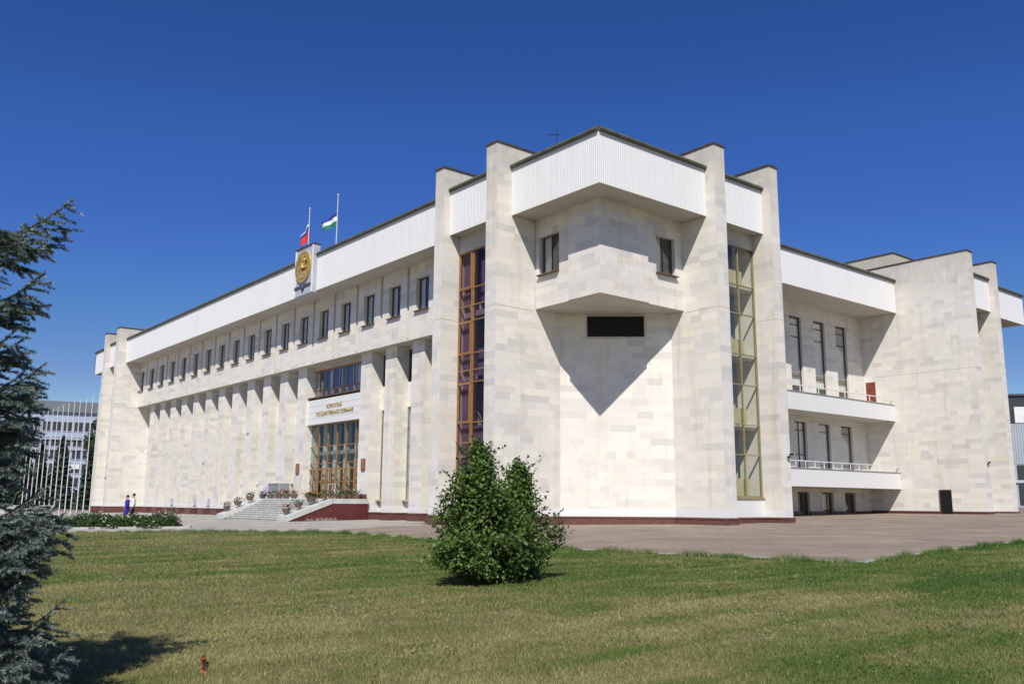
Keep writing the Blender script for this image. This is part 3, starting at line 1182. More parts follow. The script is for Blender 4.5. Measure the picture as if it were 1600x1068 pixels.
bk.face([(0, 2.2, 0), (w, 2.2, 0), (w, 2.2, h1 - h0), (0, 2.2, h1 - h0)])
child('room_back', M(bk, 'room_back', 'interior_grey'), None, win)
sb = MB()
sb.box(w - .03, w - .016, .15, 2.2, .0, h1 - h0)      # plastered inner side of the fin, lit through the glass
child('stair_wall', M(sb, 'stair_wall', 'curtain_white'), None, win)
for z in (5.65, 9.5, 13.4):
    sb = MB()
    sb.box(0, w - .04, .2, 2.2, z - h0 - .1, z - h0 + .12)
    child('stair_landing', M(sb, 'stair_landing', 'soffit_plaster'), None, win)
sb = MB()
sb.box(-.02, w + .0, -.14, .05, -.1, -.01)
child('sill', M(sb, 'sill', 'olive_frame'), None, win)

# far slit window beyond the wing
h0, h1 = 1.9, 14.9
w = 72.05 - 68.15
f = frame_grid(w, h1 - h0, [1.3, 2.6], [v - h0 for v in (4.2, 6, 8, 9.8, 11.6, 13.2)], .1, .12)
win = place_window((68.15, 30.5, h0), RS, M(f, 'window', 'olive_frame'), [M(pane(.1, w - .1, .1, h1 - h0 - .1), 'pane', 'glass')],
                   [M(curtain(.1, w - .1, .1, h1 - h0 - .1, .4), 'curtain', 'curtain_beige')])

# wing windows on three floors
for i, x in enumerate(WX):
    W3 = 1.54
    H3 = 6.32
    f = frame_grid(W3, H3, [], [H3 - .62, H3 - 1.55, 2.0, 1.8, 1.05], .06, .1, .05)
    wd = place_window((x, YI + .17, 9.2), RS, M(f, 'window', 'dark_wood_frame'), [M(pane(.06, W3 - .06, .06, H3 - .06), 'pane', 'glass')],
                      [M(curtain(.06, W3 - .06, 1.1, H3 - .1, .11), 'curtain', 'curtain_white')])
    wd['label'] = 'tall balcony window with dark frame and pale curtain'
    H4 = 3.6
    f = frame_grid(1.56, H4, [.78] if i % 3 == 0 else [], [H4 - .62, 1.2 if i % 3 == 0 else .5], .06, .1, .05)
    place_window((x, YI + .17, 4.0), RS, M(f, 'window', 'dark_wood_frame'), [M(pane(.06, 1.5, .06, H4 - .06), 'pane', 'glass')],
                 [M(curtain(.06, 1.5, .1, H4 - .1, .11), 'curtain', 'curtain_white')])
    zd = gz(x, YI) + .01
    f = frame_grid(1.5, 2.5 - zd, [.95] if i % 3 != 2 else [.75], [], .12, .1, .14)
    place_window((x, YI + .17, zd), RS, M(f, 'window', 'dark_wood_frame'), [M(pane(.06, 1.44, .06, 2.4 - zd), 'pane', 'glass')],
                 [M(curtain(.1, .95, .1, 2.4 - zd, .3), 'curtain', 'curtain_white')] if i % 3 != 2 else [])
# red balcony door and black service door
mb = MB()
mb.box(XWG - .012, XWG + .012, 36.58, 37.36, 9.2, 11.25)
d = put('balcony_door', mb, 'red_door', BLD)
mb = MB()
mb.box(XWG - .03, XWG - .0125, 36.66, 36.94, 9.4, 11.1)
mb.box(XWG - .03, XWG - .0125, 37.0, 37.28, 9.4, 11.1)
link('door_panel', mb.mesh('door_panel', 'red_door'), d)
mb = MB()
mb.box(XWG - .07, XWG + .0, 31.2, 32.0, gz(67, 31.5) + .03, 2.67)
d = put('service_door', mb, 'black_door', BLD)
mb = MB()
mb.box(XWG - .1, XWG - .005, 32.0, 32.07, gz(67, 32) + .03, 2.74)
mb.box(XWG - .1, XWG - .005, 31.2, 32.0, 2.67, 2.74)
link('door_frame', mb.mesh('door_frame', 'red_granite'), d)

# dark opening below the jetty
u = (CH1 - CH0).normalized()
n = Vector((u.y, -u.x))
rz = math.atan2(u.y, u.x)
p0 = CH0 + u * 1.48
mb = MB()
mb.box(0, 3.08, .16, .2, 0, 1.15)
for k in range(1, 12):
    mb.box(0.02, 3.06, .12, .158, k * .095, k * .095 + .03)
g = link('vent_grille', mb.mesh('vent_grille', 'black_grille'), BLD, (p0.x, p0.y, 10.45), rz)
mb = MB()
mb.box(-.1, 0, -.02, .06, -.09, 1.24)
mb.box(3.08, 3.18, -.02, .06, -.09, 1.24)
mb.box(0, 3.08, -.02, .06, 1.15, 1.24)
mb.box(0, 3.08, -.02, .06, -.09, 0)
child('grille_frame', M(mb, 'grille_frame', 'soffit_plaster'), None, g)

# ------------------------------------------------------------------ wing balconies
for z0_, z1_, yb in ((8.02, 9.27, 35.1), (2.80, 4.02, 34.98)):
    mb = MB()
    mb.box(42.26, XWG - .02, yb, yb + .16, z0_, z1_)
    mb.box(42.26, XWG - .02, yb + .16, YI - .02, z0_ + .02, z0_ + .25)
    b = put('balcony', mb, 'white_paint', BLD)
    mb = MB()
    mb.box(42.26, XWG - .02, yb + .02, YI - .02, z0_ - .012, z0_ + .018)
    link('balcony_soffit', mb.mesh('balcony_soffit', 'soffit_plaster'), b)
    mb = MB()
    mb.box(42.26, XWG - .02, yb - .05, yb + .2, z1_, z1_ + .05)
    link('parapet_cap', mb.mesh('parapet_cap', 'grey_sheet'), b)
    mb = MB()
    x = 43.0
    while x < XWG - .2:
        mb.box(x, x + .05, yb + .05, yb + .10, z1_ + .05, z1_ + .48)
        x += 1.15
    mb.box(42.3, XWG - .1, yb + .045, yb + .105, z1_ + .48, z1_ + .54)
    link('railing', mb.mesh('railing', 'rail_metal'), b)

# ------------------------------------------------------------------ entrance
E0, E1 = 54.46, 62.90                  # between the columns
mb = MB()
mb.box(30.98, 31.3, E0 + .0, E1 + .0, 7.27, 9.12)
sign = put('sign_panel', mb, 'white_paint', BLD)
for k in range(1, 4):
    g = MB()
    g.box(30.972, 30.979, E0 + .02, E1 - .02, 7.27 + k * .46 - .006, 7.27 + k * .46 + .006)
    link('panel_joint', g.mesh('panel_joint', 'kerb_stone'), sign)


def text(body, width, h, yc, z, parent, mat):
    c = bpy.data.curves.new('t', 'FONT')
    c.body = body
    c.extrude = 0.02
    c.resolution_u = 2
    o = bpy.data.objects.new('t', c)
    COL.objects.link(o)
    bpy.context.view_layer.update()
    dg = bpy.context.evaluated_depsgraph_get()
    me = bpy.data.meshes.new_from_object(o.evaluated_get(dg))
    bpy.data.objects.remove(o)
    co = np.array([v.co[:] for v in me.vertices])
    x0, x1 = co[:, 0].min(), co[:, 0].max()
    z0, z1 = co[:, 1].min(), co[:, 1].max()
    for v in me.vertices:
        x, zz, d = v.co
        lx = ((x - x0) / (x1 - x0) - .5) * width
        v.co = (30.955 - d, yc - lx, z + (zz - z0) / (z1 - z0) * h)
    me.materials.clear()
    me.materials.append(MATS[mat])
    return link('lettering', me, parent)


text('ҠОРОЛТАЙ', 2.3, .36, 58.55, 8.36, sign, 'gold_letter')
text('ГОСУДАРСТВЕННОЕ СОБРАНИЕ', 5.6, .32, 58.5, 7.82, sign, 'gold_letter')
# window over the sign
w, h = E1 - E0, 2.1
f = frame_grid(w, h, [w * k / 8 for k in range(1, 8)], [.55], .09, .1, .12)
win = place_window((31.42, E1, 9.35), RF, M(f, 'window', 'wood_frame'), [], [])
for k in range(8):
    a, b = w * k / 8 + .05, w * (k + 1) / 8 - .05
    child('pane', M(pane(a, b, .1, h - .1, .05), 'pane', 'glass'), None, win)
    if k in (0, 2, 3, 5, 6):
        child('curtain', M(curtain(a + (.35 if k % 2 else 0), b - (.1 if k % 2 else .3), .1, h - .1, .3), 'curtain', 'curtain_white'), None, win)
sb = MB()
sb.box(-.06, w + .06, -.5, .02, -.1, .0)
child('sill', M(sb, 'sill', 'dark_wood_frame'), None, win)
bk = MB()
bk.face([(-.5, 2.5, -.5), (w + .5, 2.5, -.5), (w + .5, 2.5, h + .5), (-.5, 2.5, h + .5)])
child('room_back', M(bk, 'room_back', 'interior_grey'), None, win)
lint = MB()
lint.box(31.3, 31.5, E0, E1, 11.45, ZS)
put('lintel', lint, 'soffit_plaster', BLD)
# side reveals of the entrance bay
wall((30.75, E0), (31.9, E0), 1.7, 1.71, slabs=False)
# glazed entrance wall with doors
LZ = 1.77
w, h = E1 - E0, 7.27 - LZ
mull = [w * k / 6 for k in range(1, 6)]
f = frame_grid(w, h, mull, [5.62 - LZ, 4.36 - LZ, 3.97 - LZ], .06, .12, .09)
ew = link('entrance_glazing', M(f, 'entrance_glazing', 'wood_frame'), BLD, (31.36, E1, LZ), RF)
for k in range(6):
    a, b = w * k / 6 + .06, w * (k + 1) / 6 - .06
    for za, zb in ((3.97, 4.36), (4.36, 5.62), (5.62, 7.27)):
        child('pane', M(pane(a, b, za - LZ + .05, zb - LZ - .05, .05), 'pane', 'glass_clear'), None, ew)
    df = frame_grid(b - a, 3.9 - LZ, [(b - a) / 2], [1.2], .06, .09, .07)
    d = child('door', M(df, 'door', 'wood_frame'), None, ew, (a, -.03, .04))
    child('pane', M(pane(.1, b - a - .1, .1, 3.8 - LZ, .05), 'pane', 'glass_clear'), None, d)
    hb = MB()
    hb.tube([((b - a) / 2 + .1, -.05, .85), ((b - a) / 2 + .1, -.05, 1.35)], .018, 6)
    child('handle', M(hb, 'handle', 'gold'), None, d)
lob = MB()
lob.face([(-.2, 3.2, 0), (w + .2, 3.2, 0), (w + .2, 3.2, h), (-.2, 3.2, h)])
lob.face([(-.2, .3, .01), (w + .2, .3, .01), (w + .2, 3.2, .01), (-.2, 3.2, .01)])
child('lobby_wall', M(lob, 'lobby_wall', 'lobby_dark'), None, ew)
for x in (1.0, 2.6, 4.2, 5.8, 7.4):
    pb = MB()
    pb.box(x, x + .42, .6, 1.0, 0, h)
    child('lobby_column', M(pb, 'lobby_column', 'curtain_white'), None, ew)
pb = MB()
pb.box(0, w, .5, 1.4, 5.0 - LZ, 5.3 - LZ)
child('lobby_beam', M(pb, 'lobby_beam', 'interior_grey'), None, ew)
# basement vents
for y, z in ((90.9, 1.1), (84.6, 1.1), (81.2, 1.1)):
    mb = MB()
    mb.box(XC - .06, XC - .02, y - .35, y + .35, z, z + .68)
    v = put('vent_cover', mb, 'lavender_cover', BLD)
    mb = MB()
    mb.box(XC - .1, XC - .02, y - .3, y + .3, z - .1, z)
    link('vent_sill', mb.mesh('vent_sill', 'dark_block'), v)

# ------------------------------------------------------------------ entrance staircase
ST = thing('entrance_staircase', 'wide pale marble staircase with dark red tiled side wall before the entrance', 'staircase', (28, 58, gz(28, 58)))
SY0, SY1 = 52.76, 64.3
XB, XT = 24.97, 28.1                   # foot and head of the flight
zg = gz(25, 55)
mb = MB()
mb.box(XT + .02, 30.7, SY0 + .03, SY1 + 2.0, .2, LZ - .06)
put('landing', mb, 'pale_marble', ST)
for i in range(int((30.7 - XT) / .9)):
    pass
NS = 10
for k in range(NS):
    mb = MB()
    x0 = XB + .25 + (XT - XB - .25) * k / NS
    zt = zg + (LZ - .06 - zg) * (k + 1) / NS
    mb.box(x0 - .03, x0 + (XT - XB) / NS + .02, SY0 + 1.4, SY1 - 1.2, zt - .05, zt)
    mb.box(x0, x0 + .06, SY0 + 1.4, SY1 - 1.2, zt - (LZ - zg) / NS, zt - .05)
    put('step', mb, 'step_marble', ST)
# landing top slabs and coping
for i in range(8):
    a = SY0 + 1.4 + i * 1.3
    mb = MB()
    mb.box(XT + .02, 30.72, a + .004, min(a + 1.296, SY1 + 2), LZ - .058, LZ)
    put('paving_slab', mb, 'pale_marble', ST)
for y0, y1 in ((SY0, SY0 + 1.4), (SY1 - 1.2, SY1)):
    mb = MB()
    prof = [(XB, zg - .2), (30.7, zg - .2), (30.7, LZ - .32), (XT, LZ - .32), (XB, zg)]
    i0 = len(mb.v)
    A = [(x, y0 + .02, z) for x, z in prof]
    B = [(x, y1 - .02, z) for x, z in prof]
    mb.face(A)
    mb.face(B[::-1])
    for k in range(5):
        j = (k + 1) % 5
        mb.face([A[k], B[k], B[j], A[j]])
    cw = put('side_wall', mb, 'red_tile', ST)
    # coping slabs up the slope and along the top
    pts = [(XB - .75, zg + .12), (XB + .35, zg + .42)] if y0 < 55 else [(XB, zg + .3), (XB + .5, zg + .5)]
    n_s = 4
    for k in range(n_s):
        t0, t1 = k / n_s, (k + 1) / n_s
        xa, xb = XB - .02 + (XT - XB) * t0, XB - .02 + (XT - XB) * t1
        za, zb = zg + (LZ - .32 - zg) * t0, zg + (LZ - .32 - zg) * t1
        mb = MB()
        mb.hexa([(xa + .006, y0 - .03, za), (xb - .006, y0 - .03, zb), (xb - .006, y1 + .03, zb), (xa + .006, y1 + .03, za),
                 (xa + .006, y0 - .03, za + .32), (xb - .006, y0 - .03, zb + .32), (xb - .006, y1 + .03, zb + .32), (xa + .006, y1 + .03, za + .32)])
        link('coping_slab', mb.mesh('coping_slab', 'pale_marble'), cw)
    for k in range(3):
        xa, xb = XT + .0 + 2.62 * k / 3, XT + 2.62 * (k + 1) / 3
        mb = MB()
        mb.box(xa + .006, xb - .006, y0 - .03, y1 + .0, LZ - .32, LZ)
        link('coping_slab', mb.mesh('coping_slab', 'pale_marble'), cw)
# lime runs on the red tiles
mb = MB()
for k in range(70):
    x = 26.2 + 2.3 * k / 70 + rnd.uniform(-.03, .03)
    hh = rnd.uniform(.05, .22) * (.4 + .6 * abs(math.sin(k * .31)))
    mb.box(x, x + rnd.uniform(.008, .03), SY0 + .011, SY0 + .019, gz(x, SY0) + .02, gz(x, SY0) + .02 + hh)
o = put('lime_streaks', mb, 'efflorescence', ST)
o['kind'] = 'stuff'
mb = MB()
mb.box(29.5, 30.5, SY0 + 1.45, SY0 + 1.6, LZ, LZ + .3)
mb.box(30.5, 30.68, SY0 + .2, SY0 + 1.6, LZ, LZ + .3)
put('door_kerb', mb, 'red_granite', ST)
mb = MB()
mb.tube([(28.35, SY0 + .25, LZ), (28.35, SY0 + .25, LZ + .95)], .02, 6)
mb.tube([(28.35, SY0 + 1.2, LZ), (28.35, SY0 + 1.2, LZ + .95)], .02, 6)
mb.tube([(28.35, SY0 + .25, LZ + .95), (28.35, SY0 + 1.2, LZ + .95)], .02, 6)
put('handrail', mb, 'rail_metal', ST)


# ------------------------------------------------------------------ foliage helper
def leaf_cards(cent, nrm, size, aspect=1.6, droop=0.2):
    """two-triangle folded leaves as quads: cent (N,3), nrm (N,3) leaf plane normals"""
    N = len(cent)
    nrm = nrm / (np.linalg.norm(nrm, axis=1, keepdims=True) + 1e-9)
    r = npr.normal(size=(N, 3))
    t = np.cross(nrm, r)
    t /= np.linalg.norm(t, axis=1, keepdims=True) + 1e-9
    b = np.cross(nrm, t)
    s = np.asarray(size)[:, None] if np.ndim(size) else size
    L = t * s * aspect * .5
    Wd = b * s * .5
    q = np.stack([cent - L, cent + Wd * .95 - L * .15, cent + L, cent - Wd * .95 - L * .15], axis=1)
    return q.reshape(-1, 3)


# ------------------------------------------------------------------ flower pots
def flower_pot(name_label, loc, petal, s=1.0, spread=.3, n=60, hgt=.25):
    t = thing('flower_pot', name_label, 'flower pot', loc, 0, 'planted bowls on the entrance steps')
    mb = MB()
    mb.lathe([(.001, 0), (.17 * s, 0), (.25 * s, .17 * s), (.31 * s, .30 * s), (.33 * s, .33 * s), (.29 * s, .33 * s), (.27 * s, .28 * s), (.001, .28 * s)], 14)
    child('bowl', mb, 'terracotta', t, smooth=False)
    c = npr.normal(size=(n * 3, 3)) * np.array([spread * .5, spread * .5, hgt * .35]) + np.array([0, 0, .36 * s + hgt * .4])
    c[:, 2] = np.maximum(c[:, 2], .3 * s)
    me = fast_mesh('foliage', leaf_cards(c, npr.normal(size=c.shape) + np.array([0, 0, .6]), .09), 4, 'rose_leaf', npr.random(len(c)))
    child('foliage', me, None, t)
    c = npr.normal(size=(n, 3)) * np.array([spread * .5, spread * .5, hgt * .3]) + np.array([0, 0, .36 * s + hgt * .65])
    c[:, 2] = np.maximum(c[:, 2], .34 * s)
    me = fast_mesh('flowers', leaf_cards(c, npr.normal(size=c.shape) * .6 + np.array([-.4, -.4, .6]), .085, 1.0), 4, petal)
    child('flowers', me, None, t)['kind'] = 'stuff'


pots = [
    ('bowl of purple flowers, outermost of the row nearest the glass doors', (27.75, 53.3, LZ), 'petal_purple'),
    ('bowl of white flowers beside the thin handrail post on the staircase wall', (28.45, 53.15, LZ), 'petal_white'),
    ('bowl with dark red blooms, right of the handrail post by the doors', (29.05, 53.25, LZ), 'petal_purple'),
    ('bowl of bright red flowers on the tiled staircase wall', (29.5, 53.35, LZ), 'petal_red'),
    ('bowl of pale flowers, nearest the column on the staircase wall', (30.1, 53.2, LZ), 'petal_white'),
    ('wide bowl spilling orange flowers at the head of the sloping wall', (26.95, 53.5, 1.53), 'petal_orange'),
    ('bowl of white flowers halfway down the near sloping wall', (26.05, 53.5, 1.17), 'petal_white'),
    ('bowl lowest on the near sloping wall of the staircase', (25.25, 53.5, .84), 'petal_pink'),
    ('bowl of purple flowers before the lavender cover on the landing', (28.35, 64.2, LZ), 'petal_purple'),
    ('bowl of white flowers before the grey cabinet on the landing', (28.35, 62.9, LZ), 'petal_white'),
    ('leafy bowl right of the grey cabinet at the head of the steps', (28.35, 61.4, LZ), 'petal_orange'),
    ('small bowl with few flowers left of the left red plaque', (28.35, 60.2, LZ), 'petal_red'),
    ('small bowl of orange flowers below the left red plaque', (28.35, 59.0, LZ), 'petal_orange'),
    ('dark bowl uppermost on the far sloping wall of the staircase', (27.15, 63.7, 1.62), 'petal_purple'),
    ('bowl with pale stems halfway down the far sloping wall', (26.25, 63.7, 1.25), 'petal_white'),
    ('bowl lowest on the far sloping wall of the staircase', (25.45, 63.7, .94), 'petal_pink'),
]
for lab, loc, pet in pots:
    wide = 'orange flowers at' in lab
    flower_pot(lab, loc, pet, 1.15 if wide else rnd.uniform(.85, 1.0), .62 if wide else rnd.uniform(.26, .36), 60 if wide else 18, .24)
flower_pot('dark bowl standing alone before the pale vent at the wall foot', (28.6, 84.5, gz(28.6, 84.5)), 'petal_purple', 1.2, .5, 20, .2)

# grey cabinet and lavender cover
t = thing('covered_cabinet', 'grey cabinet with a rounded lavender cover on the landing', 'cabinet', (29.3, 64.6, LZ))
mb = MB()
mb.box(29.1, 29.9, 63.0, 65.0, LZ, LZ + 1.12)
link('cabinet', mb.mesh('cabinet', 'cabinet_grey'), t)
mb = MB()
mb.box(29.06, 29.099, 63.0, 63.08, LZ, LZ + 1.16)
mb.box(29.06, 29.099, 64.92, 65.0, LZ, LZ + 1.16)
mb.box(29.06, 29.099, 63.08, 64.92, LZ + 1.08, LZ + 1.16)
link('cabinet_frame', mb.mesh('cabinet_frame', 'plaque_grey'), t)
mb = MB()
sec = [(65.0, LZ)] + [(65.01 + 1.55 * math.sin(a), LZ + .98 * math.cos(a)) for a in np.linspace(0, math.pi / 2, 9)]
A = [(29.15, y, z) for y, z in sec]
B = [(29.85, y, z) for y, z in sec]
mb.face(A)
mb.face(B[::-1])
for i in range(len(sec)):
    j = (i + 1) % len(sec)
    mb.face([A[i], B[i], B[j], A[j]])
link('cover', mb.mesh('cover', 'lavender_cover'), t)

# ------------------------------------------------------------------ plaques, cameras, emblem
for y, z, lab in ((63.5, 4.0, 'dark red wall plaque on the column left of the entrance doors'), (53.6, 4.05, 'dark red wall plaque on the column right of the entrance doors')):
    t = thing('wall_plaque', lab, 'plaque', (30.72, y, z), 0, 'plaques beside the entrance')
    mb = MB()
    pr = [(-.26, .40), (-.26, -.32), (-.17, -.40), (.17, -.40), (.26, -.32), (.26, .40)]
    mb.face([(0, a, b) for a, b in pr][::1])
    mb.face([(-.05, a, b) for a, b in pr][::-1])
    for i in range(6):
        j = (i + 1) % 6
        mb.face([(0, *pr[i]), (-.05, *pr[i]), (-.05, *pr[j]), (0, *pr[j])])
    child('board', mb, 'plaque_red', t)
    mb = MB()
    for k in range(6):
        mb.box(-.056, -.0505, -.18 + .02 * (k % 2), .18 - .03 * (k % 3), .06 - k * .06, .08 - k * .06)
    mb.lathe([(.001, 0), (.075, 0), (.075, .01), (.001, .01)], 12)
    for v in range(len(mb.v) - 4 * 12, len(mb.v)):
        x, y2, z2 = mb.v[v]
        mb.v[v] = (-.051 - z2, x, .23 + y2)
    child('raised_text', mb, 'gold', t)


def security_camera(loc, label, rot=0.0, s=.6):
    t = thing('security_camera', label, 'camera', loc, rot, 'security cameras on the stone walls')
    t.scale = (s, s, s)
    mb = MB()
    mb.tube([(0, 0, 0), (-.22, 0, 0)], .03, 6)
    mb.tube([(-.2, 0, 0), (-.2, 0, .16)], .02, 6)
    child('bracket', mb, 'black_plastic', t)
    mb = MB()
    mb.box(-.36, -.02, -.28, -.10, .1, .24)
    mb.box(-.30, -.06, -.36, -.28, .08, .26)
    child('housing', mb, 'black_plastic', t)
    mb = MB()
    mb.box(-.26, -.08, .06, .34, -.18, -.02)
    child('lamp', mb, 'black_plastic', t)


security_camera((XR, 45.5, 4.4), 'black security camera on the wall between orange stair window and narrow windows')
security_camera((42.1, YF, 4.15), 'black security camera on the fin beside the lower balcony', math.pi / 2)
security_camera((67.8, YFAR, 4.6), 'small dark security camera low on the far right fin', math.pi / 2, .5)
security_camera((XC, 73.3, 7.2), 'small dark lamp high on a column left of the entrance', 0, .3)
security_camera((XC, 83.2, 5.0), 'small dark lamp on a column above the two right pale vents', 0, .3)
security_camera((XL, 103.6, 3.9), 'small dark camera low on the far left fin', 0, .4)

EM = thing('emblem_board', 'grey board with a round golden emblem fixed to the white eaves', 'emblem', (28.3, 59, 16.5))
mb = MB()
mb.box(28.28, 28.8, 57.55, 60.42, 16.42, 19.98)
bd = put('board', mb, 'plaque_grey', EM)
for y in (57.55, 60.27):
    mb = MB()
    mb.box(28.235, 28.28, y, y + .15, 16.42, 19.98)
    link('board_edge', mb.mesh('board_edge', 'white_metal'), bd)
mb = MB()
mb.box(28.2, 28.85, 57.5, 60.47, 19.98, 20.05)
link('board_cap', mb.mesh('board_cap', 'coping_metal'), bd)


def disc(mb, cy, cz, r0, r1, x0, x1, seg=40):
    for i in range(seg):
        a, b = 2 * math.pi * i / seg, 2 * math.pi * (i + 1) / seg
        p = lambda r, t, x: (x, cy + r * math.cos(t), cz + r * math.sin(t))
        mb.face([p(r0, a, x0), p(r1, a, x0), p(r1, b, x0), p(r0, b, x0)][::-1])
        mb.face([p(r1, a, x0), p(r1, a, x1), p(r1, b, x1), p(r1, b, x0)][::-1])


EC = (59.0, 18.52)
mb = MB()
disc(mb, *EC, .001, 1.16, 28.20, 28.28)
link('disc', mb.mesh('disc', 'bronze'), EM)
WORLD_OF['x'] = Matrix()
o = bpy.data.objects['disc']
mb = MB()
disc(mb, *EC, .98, 1.2, 28.14, 28.28)
for k in range(28):
    a = 2 * math.pi * k / 28
    mb.ball((28.15, EC[0] + .86 * math.cos(a), EC[1] + .86 * math.sin(a)), (.05, .09, .09), 6, 4)
put('wreath', mb, 'gold', EM)


def relief(pts, x0=28.08, x1=28.2):
    mb = MB()
    A = [(x0, EC[0] - a, EC[1] + b) for a, b in pts]
    B = [(x1, EC[0] - a, EC[1] + b) for a, b in pts]
    mb.face(A)
    for i in range(len(pts)):
        j = (i + 1) % len(pts)
        mb.face([A[i], B[i], B[j], A[j]])
    bm = bmesh.new()
    return mb


mb = relief([(-.45, -.05), (-.50, .22), (-.42, .34), (-.22, .26), (.12, .24), (.30, .46), (.44, .60), (.52, .56), (.66, .40), (.62, .34), (.50, .36), (.44, .18), (.34, .0), (.40, -.10), (.58, -.02), (.60, -.10), (.40, -.22), (.24, -.12), (-.15, -.10), (-.22, -.36), (-.32, -.36), (-.30, -.1), (-.40, -.36), (-.50, -.36)])
put('horse', mb, 'gold', EM)
mb = relief([(-.12, .12), (-.16, .40), (-.08, .62), (-.06, .78), (.08, .80), (.10, .66), (.06, .60), (.22, .44), (.40, .52), (.42, .46), (.22, .34), (.10, .44), (.10, .12), (.16, -.12), (.06, -.14), (.02, .1)], 28.04, 28.2)
put('rider', mb, 'gold', EM)
mb = relief([(-.62, -.72), (-.34, -.38), (.34, -.38), (.62, -.72), (.40, -.90), (-.40, -.90)], 28.12, 28.2)
put('pedestal', mb, 'gold', EM)
mb = MB()
mb.box(28.2, 28.27, 57.75, 58.75, 16.98, 17.14)
mb.box(28.2, 28.27, 59.25, 60.3, 16.98, 17.14)
mb.hexa([(28.2, 58.7, 16.98), (28.27, 58.7, 16.98), (28.27, 59.0, 16.62), (28.2, 59.0, 16.62), (28.2, 58.82, 17.14), (28.27, 58.82, 17.14), (28.27, 59.0, 16.86), (28.2, 59.0, 16.86)])
mb.hexa([(28.2, 59.0, 16.62), (28.27, 59.0, 16.62), (28.27, 59.3, 16.98), (28.2, 59.3, 16.98), (28.2, 59.0, 16.86), (28.27, 59.0, 16.86), (28.27, 59.18, 17.14), (28.2, 59.18, 17.14)])
put('ribbon', mb, 'ribbon_dark', EM)


# ------------------------------------------------------------------ roof flags and antenna
def roof_flag(label, base, ztop, droop, mats, hang, dirv, zflag, ln=2.2, ht=1.35):
    t = thing('roof_flag', label, 'flag', base, 0, 'flags at half mast on the roof')
    mb = MB()
    hgt = ztop - base[2]
    mb.tube([(0, 0, 0), (0, 0, hgt)], [.045, .03], 8)
    mb.ball((0, 0, hgt + .06), .08, 8, 6)
    child('pole', mb, 'pole_white', t)
    nx, nz = 18, 9
    mb = MB()
    grid = []
    for i in range(nx + 1):
        row = []
        s = i / nx
        for j in range(nz + 1):
            v = j / nz
            # the cloth hangs: fly end falls by droop, folds across
            out = s * ln * (1 - hang * .55)
            wav = .16 * math.sin(s * 9 + v * 1.5) * s
            zz = zflag - v ** (1 + hang) * ht * (1 - .25 * s) - droop * s ** 1.3 * (1 - .2 * v)
            row.append((dirv[0] * out - dirv[1] * wav, dirv[1] * out + dirv[0] * wav, zz - base[2]))
        grid.append(row)
    for i in range(nx):
        for j in range(nz):
            mb.face([grid[i][j], grid[i + 1][j], grid[i + 1][j + 1], grid[i][j + 1]], min(2, j * 3 // nz))
    child('cloth', mb, mats, t, smooth=True)


roof_flag('white, blue and red flag hanging at half mast on the roof', (29.3, 60.6, 19.2), 23.55, 1.15, ['flag_white', 'flag_blue', 'flag_red'], .95, (-.25, .97), 22.45, 1.9, 1.35)
roof_flag('blue, white and green flag streaming at half mast on the roof', (29.5, 56.5, 19.2), 23.6, .55, ['flag_blue', 'flag_white', 'flag_green'], .15, (-.2, .98), 22.35, 1.85, 1.05)
t = thing('roof_antenna', 'small dark aerial standing on the roof behind the corner eaves', 'antenna', (31.0, 34.3, 19.15))
mb = MB()
mb.tube([(0, 0, 0), (0, 0, 2.55)], .022, 6)
child('mast', mb, 'black_plastic', t)
mb = MB()
mb.tube([(-.2, .28, 2.3), (.12, -.16, 2.3)], .014, 5)
mb.tube([(-.33, .42, 2.34), (.12, -.16, 2.28)], .012, 5)
for k in range(5):
    f = k / 4
    x, y = -.33 + .45 * f, .42 - .58 * f
    mb.tube([(x - .12, y - .10, 2.33), (x + .12, y + .10, 2.33)], .009, 5)
child('elements', mb, 'black_plastic', t)

# ------------------------------------------------------------------ white flagpoles
order = ['nearest the building corner', 'second from the building corner', 'third from the building corner', 'fourth from the building corner', 'fifth from the building corner',
         'sixth from the building corner', 'seventh from the building corner', 'eighth from the building corner', 'ninth from the building corner', 'tenth from the building corner',
         'eleventh from the building corner', 'twelfth from the building corner', 'thirteenth from the building corner', 'farthest from the building corner']
for k in range(14):
    y = 80.6 + 2.05 * k
    x = 20.5
    t = thing('flagpole', 'tall bare white flagpole behind the rose bed, ' + order[k], 'flagpole', (x, y, gz(x, y)), 0, 'bare white flagpoles in a row')
    mb = MB()
    mb.tube([(0, 0, 0), (0, 0, 5), (0, 0, 10.25)], [.05, .04, .028], 8)
    child('pole', mb, 'pole_white', t)
    mb = MB()
    mb.ball((0, 0, 10.27), .045, 8, 6)
    child('finial', mb, 'pole_white', t)
mb = MB()
mb.box(16, 24, 109, 112, .0, .95)
put('planter_wall', mb, 'pale_marble')
tag(bpy.data.objects['planter_wall'], 'low pale wall beyond the white flagpoles', 'wall')


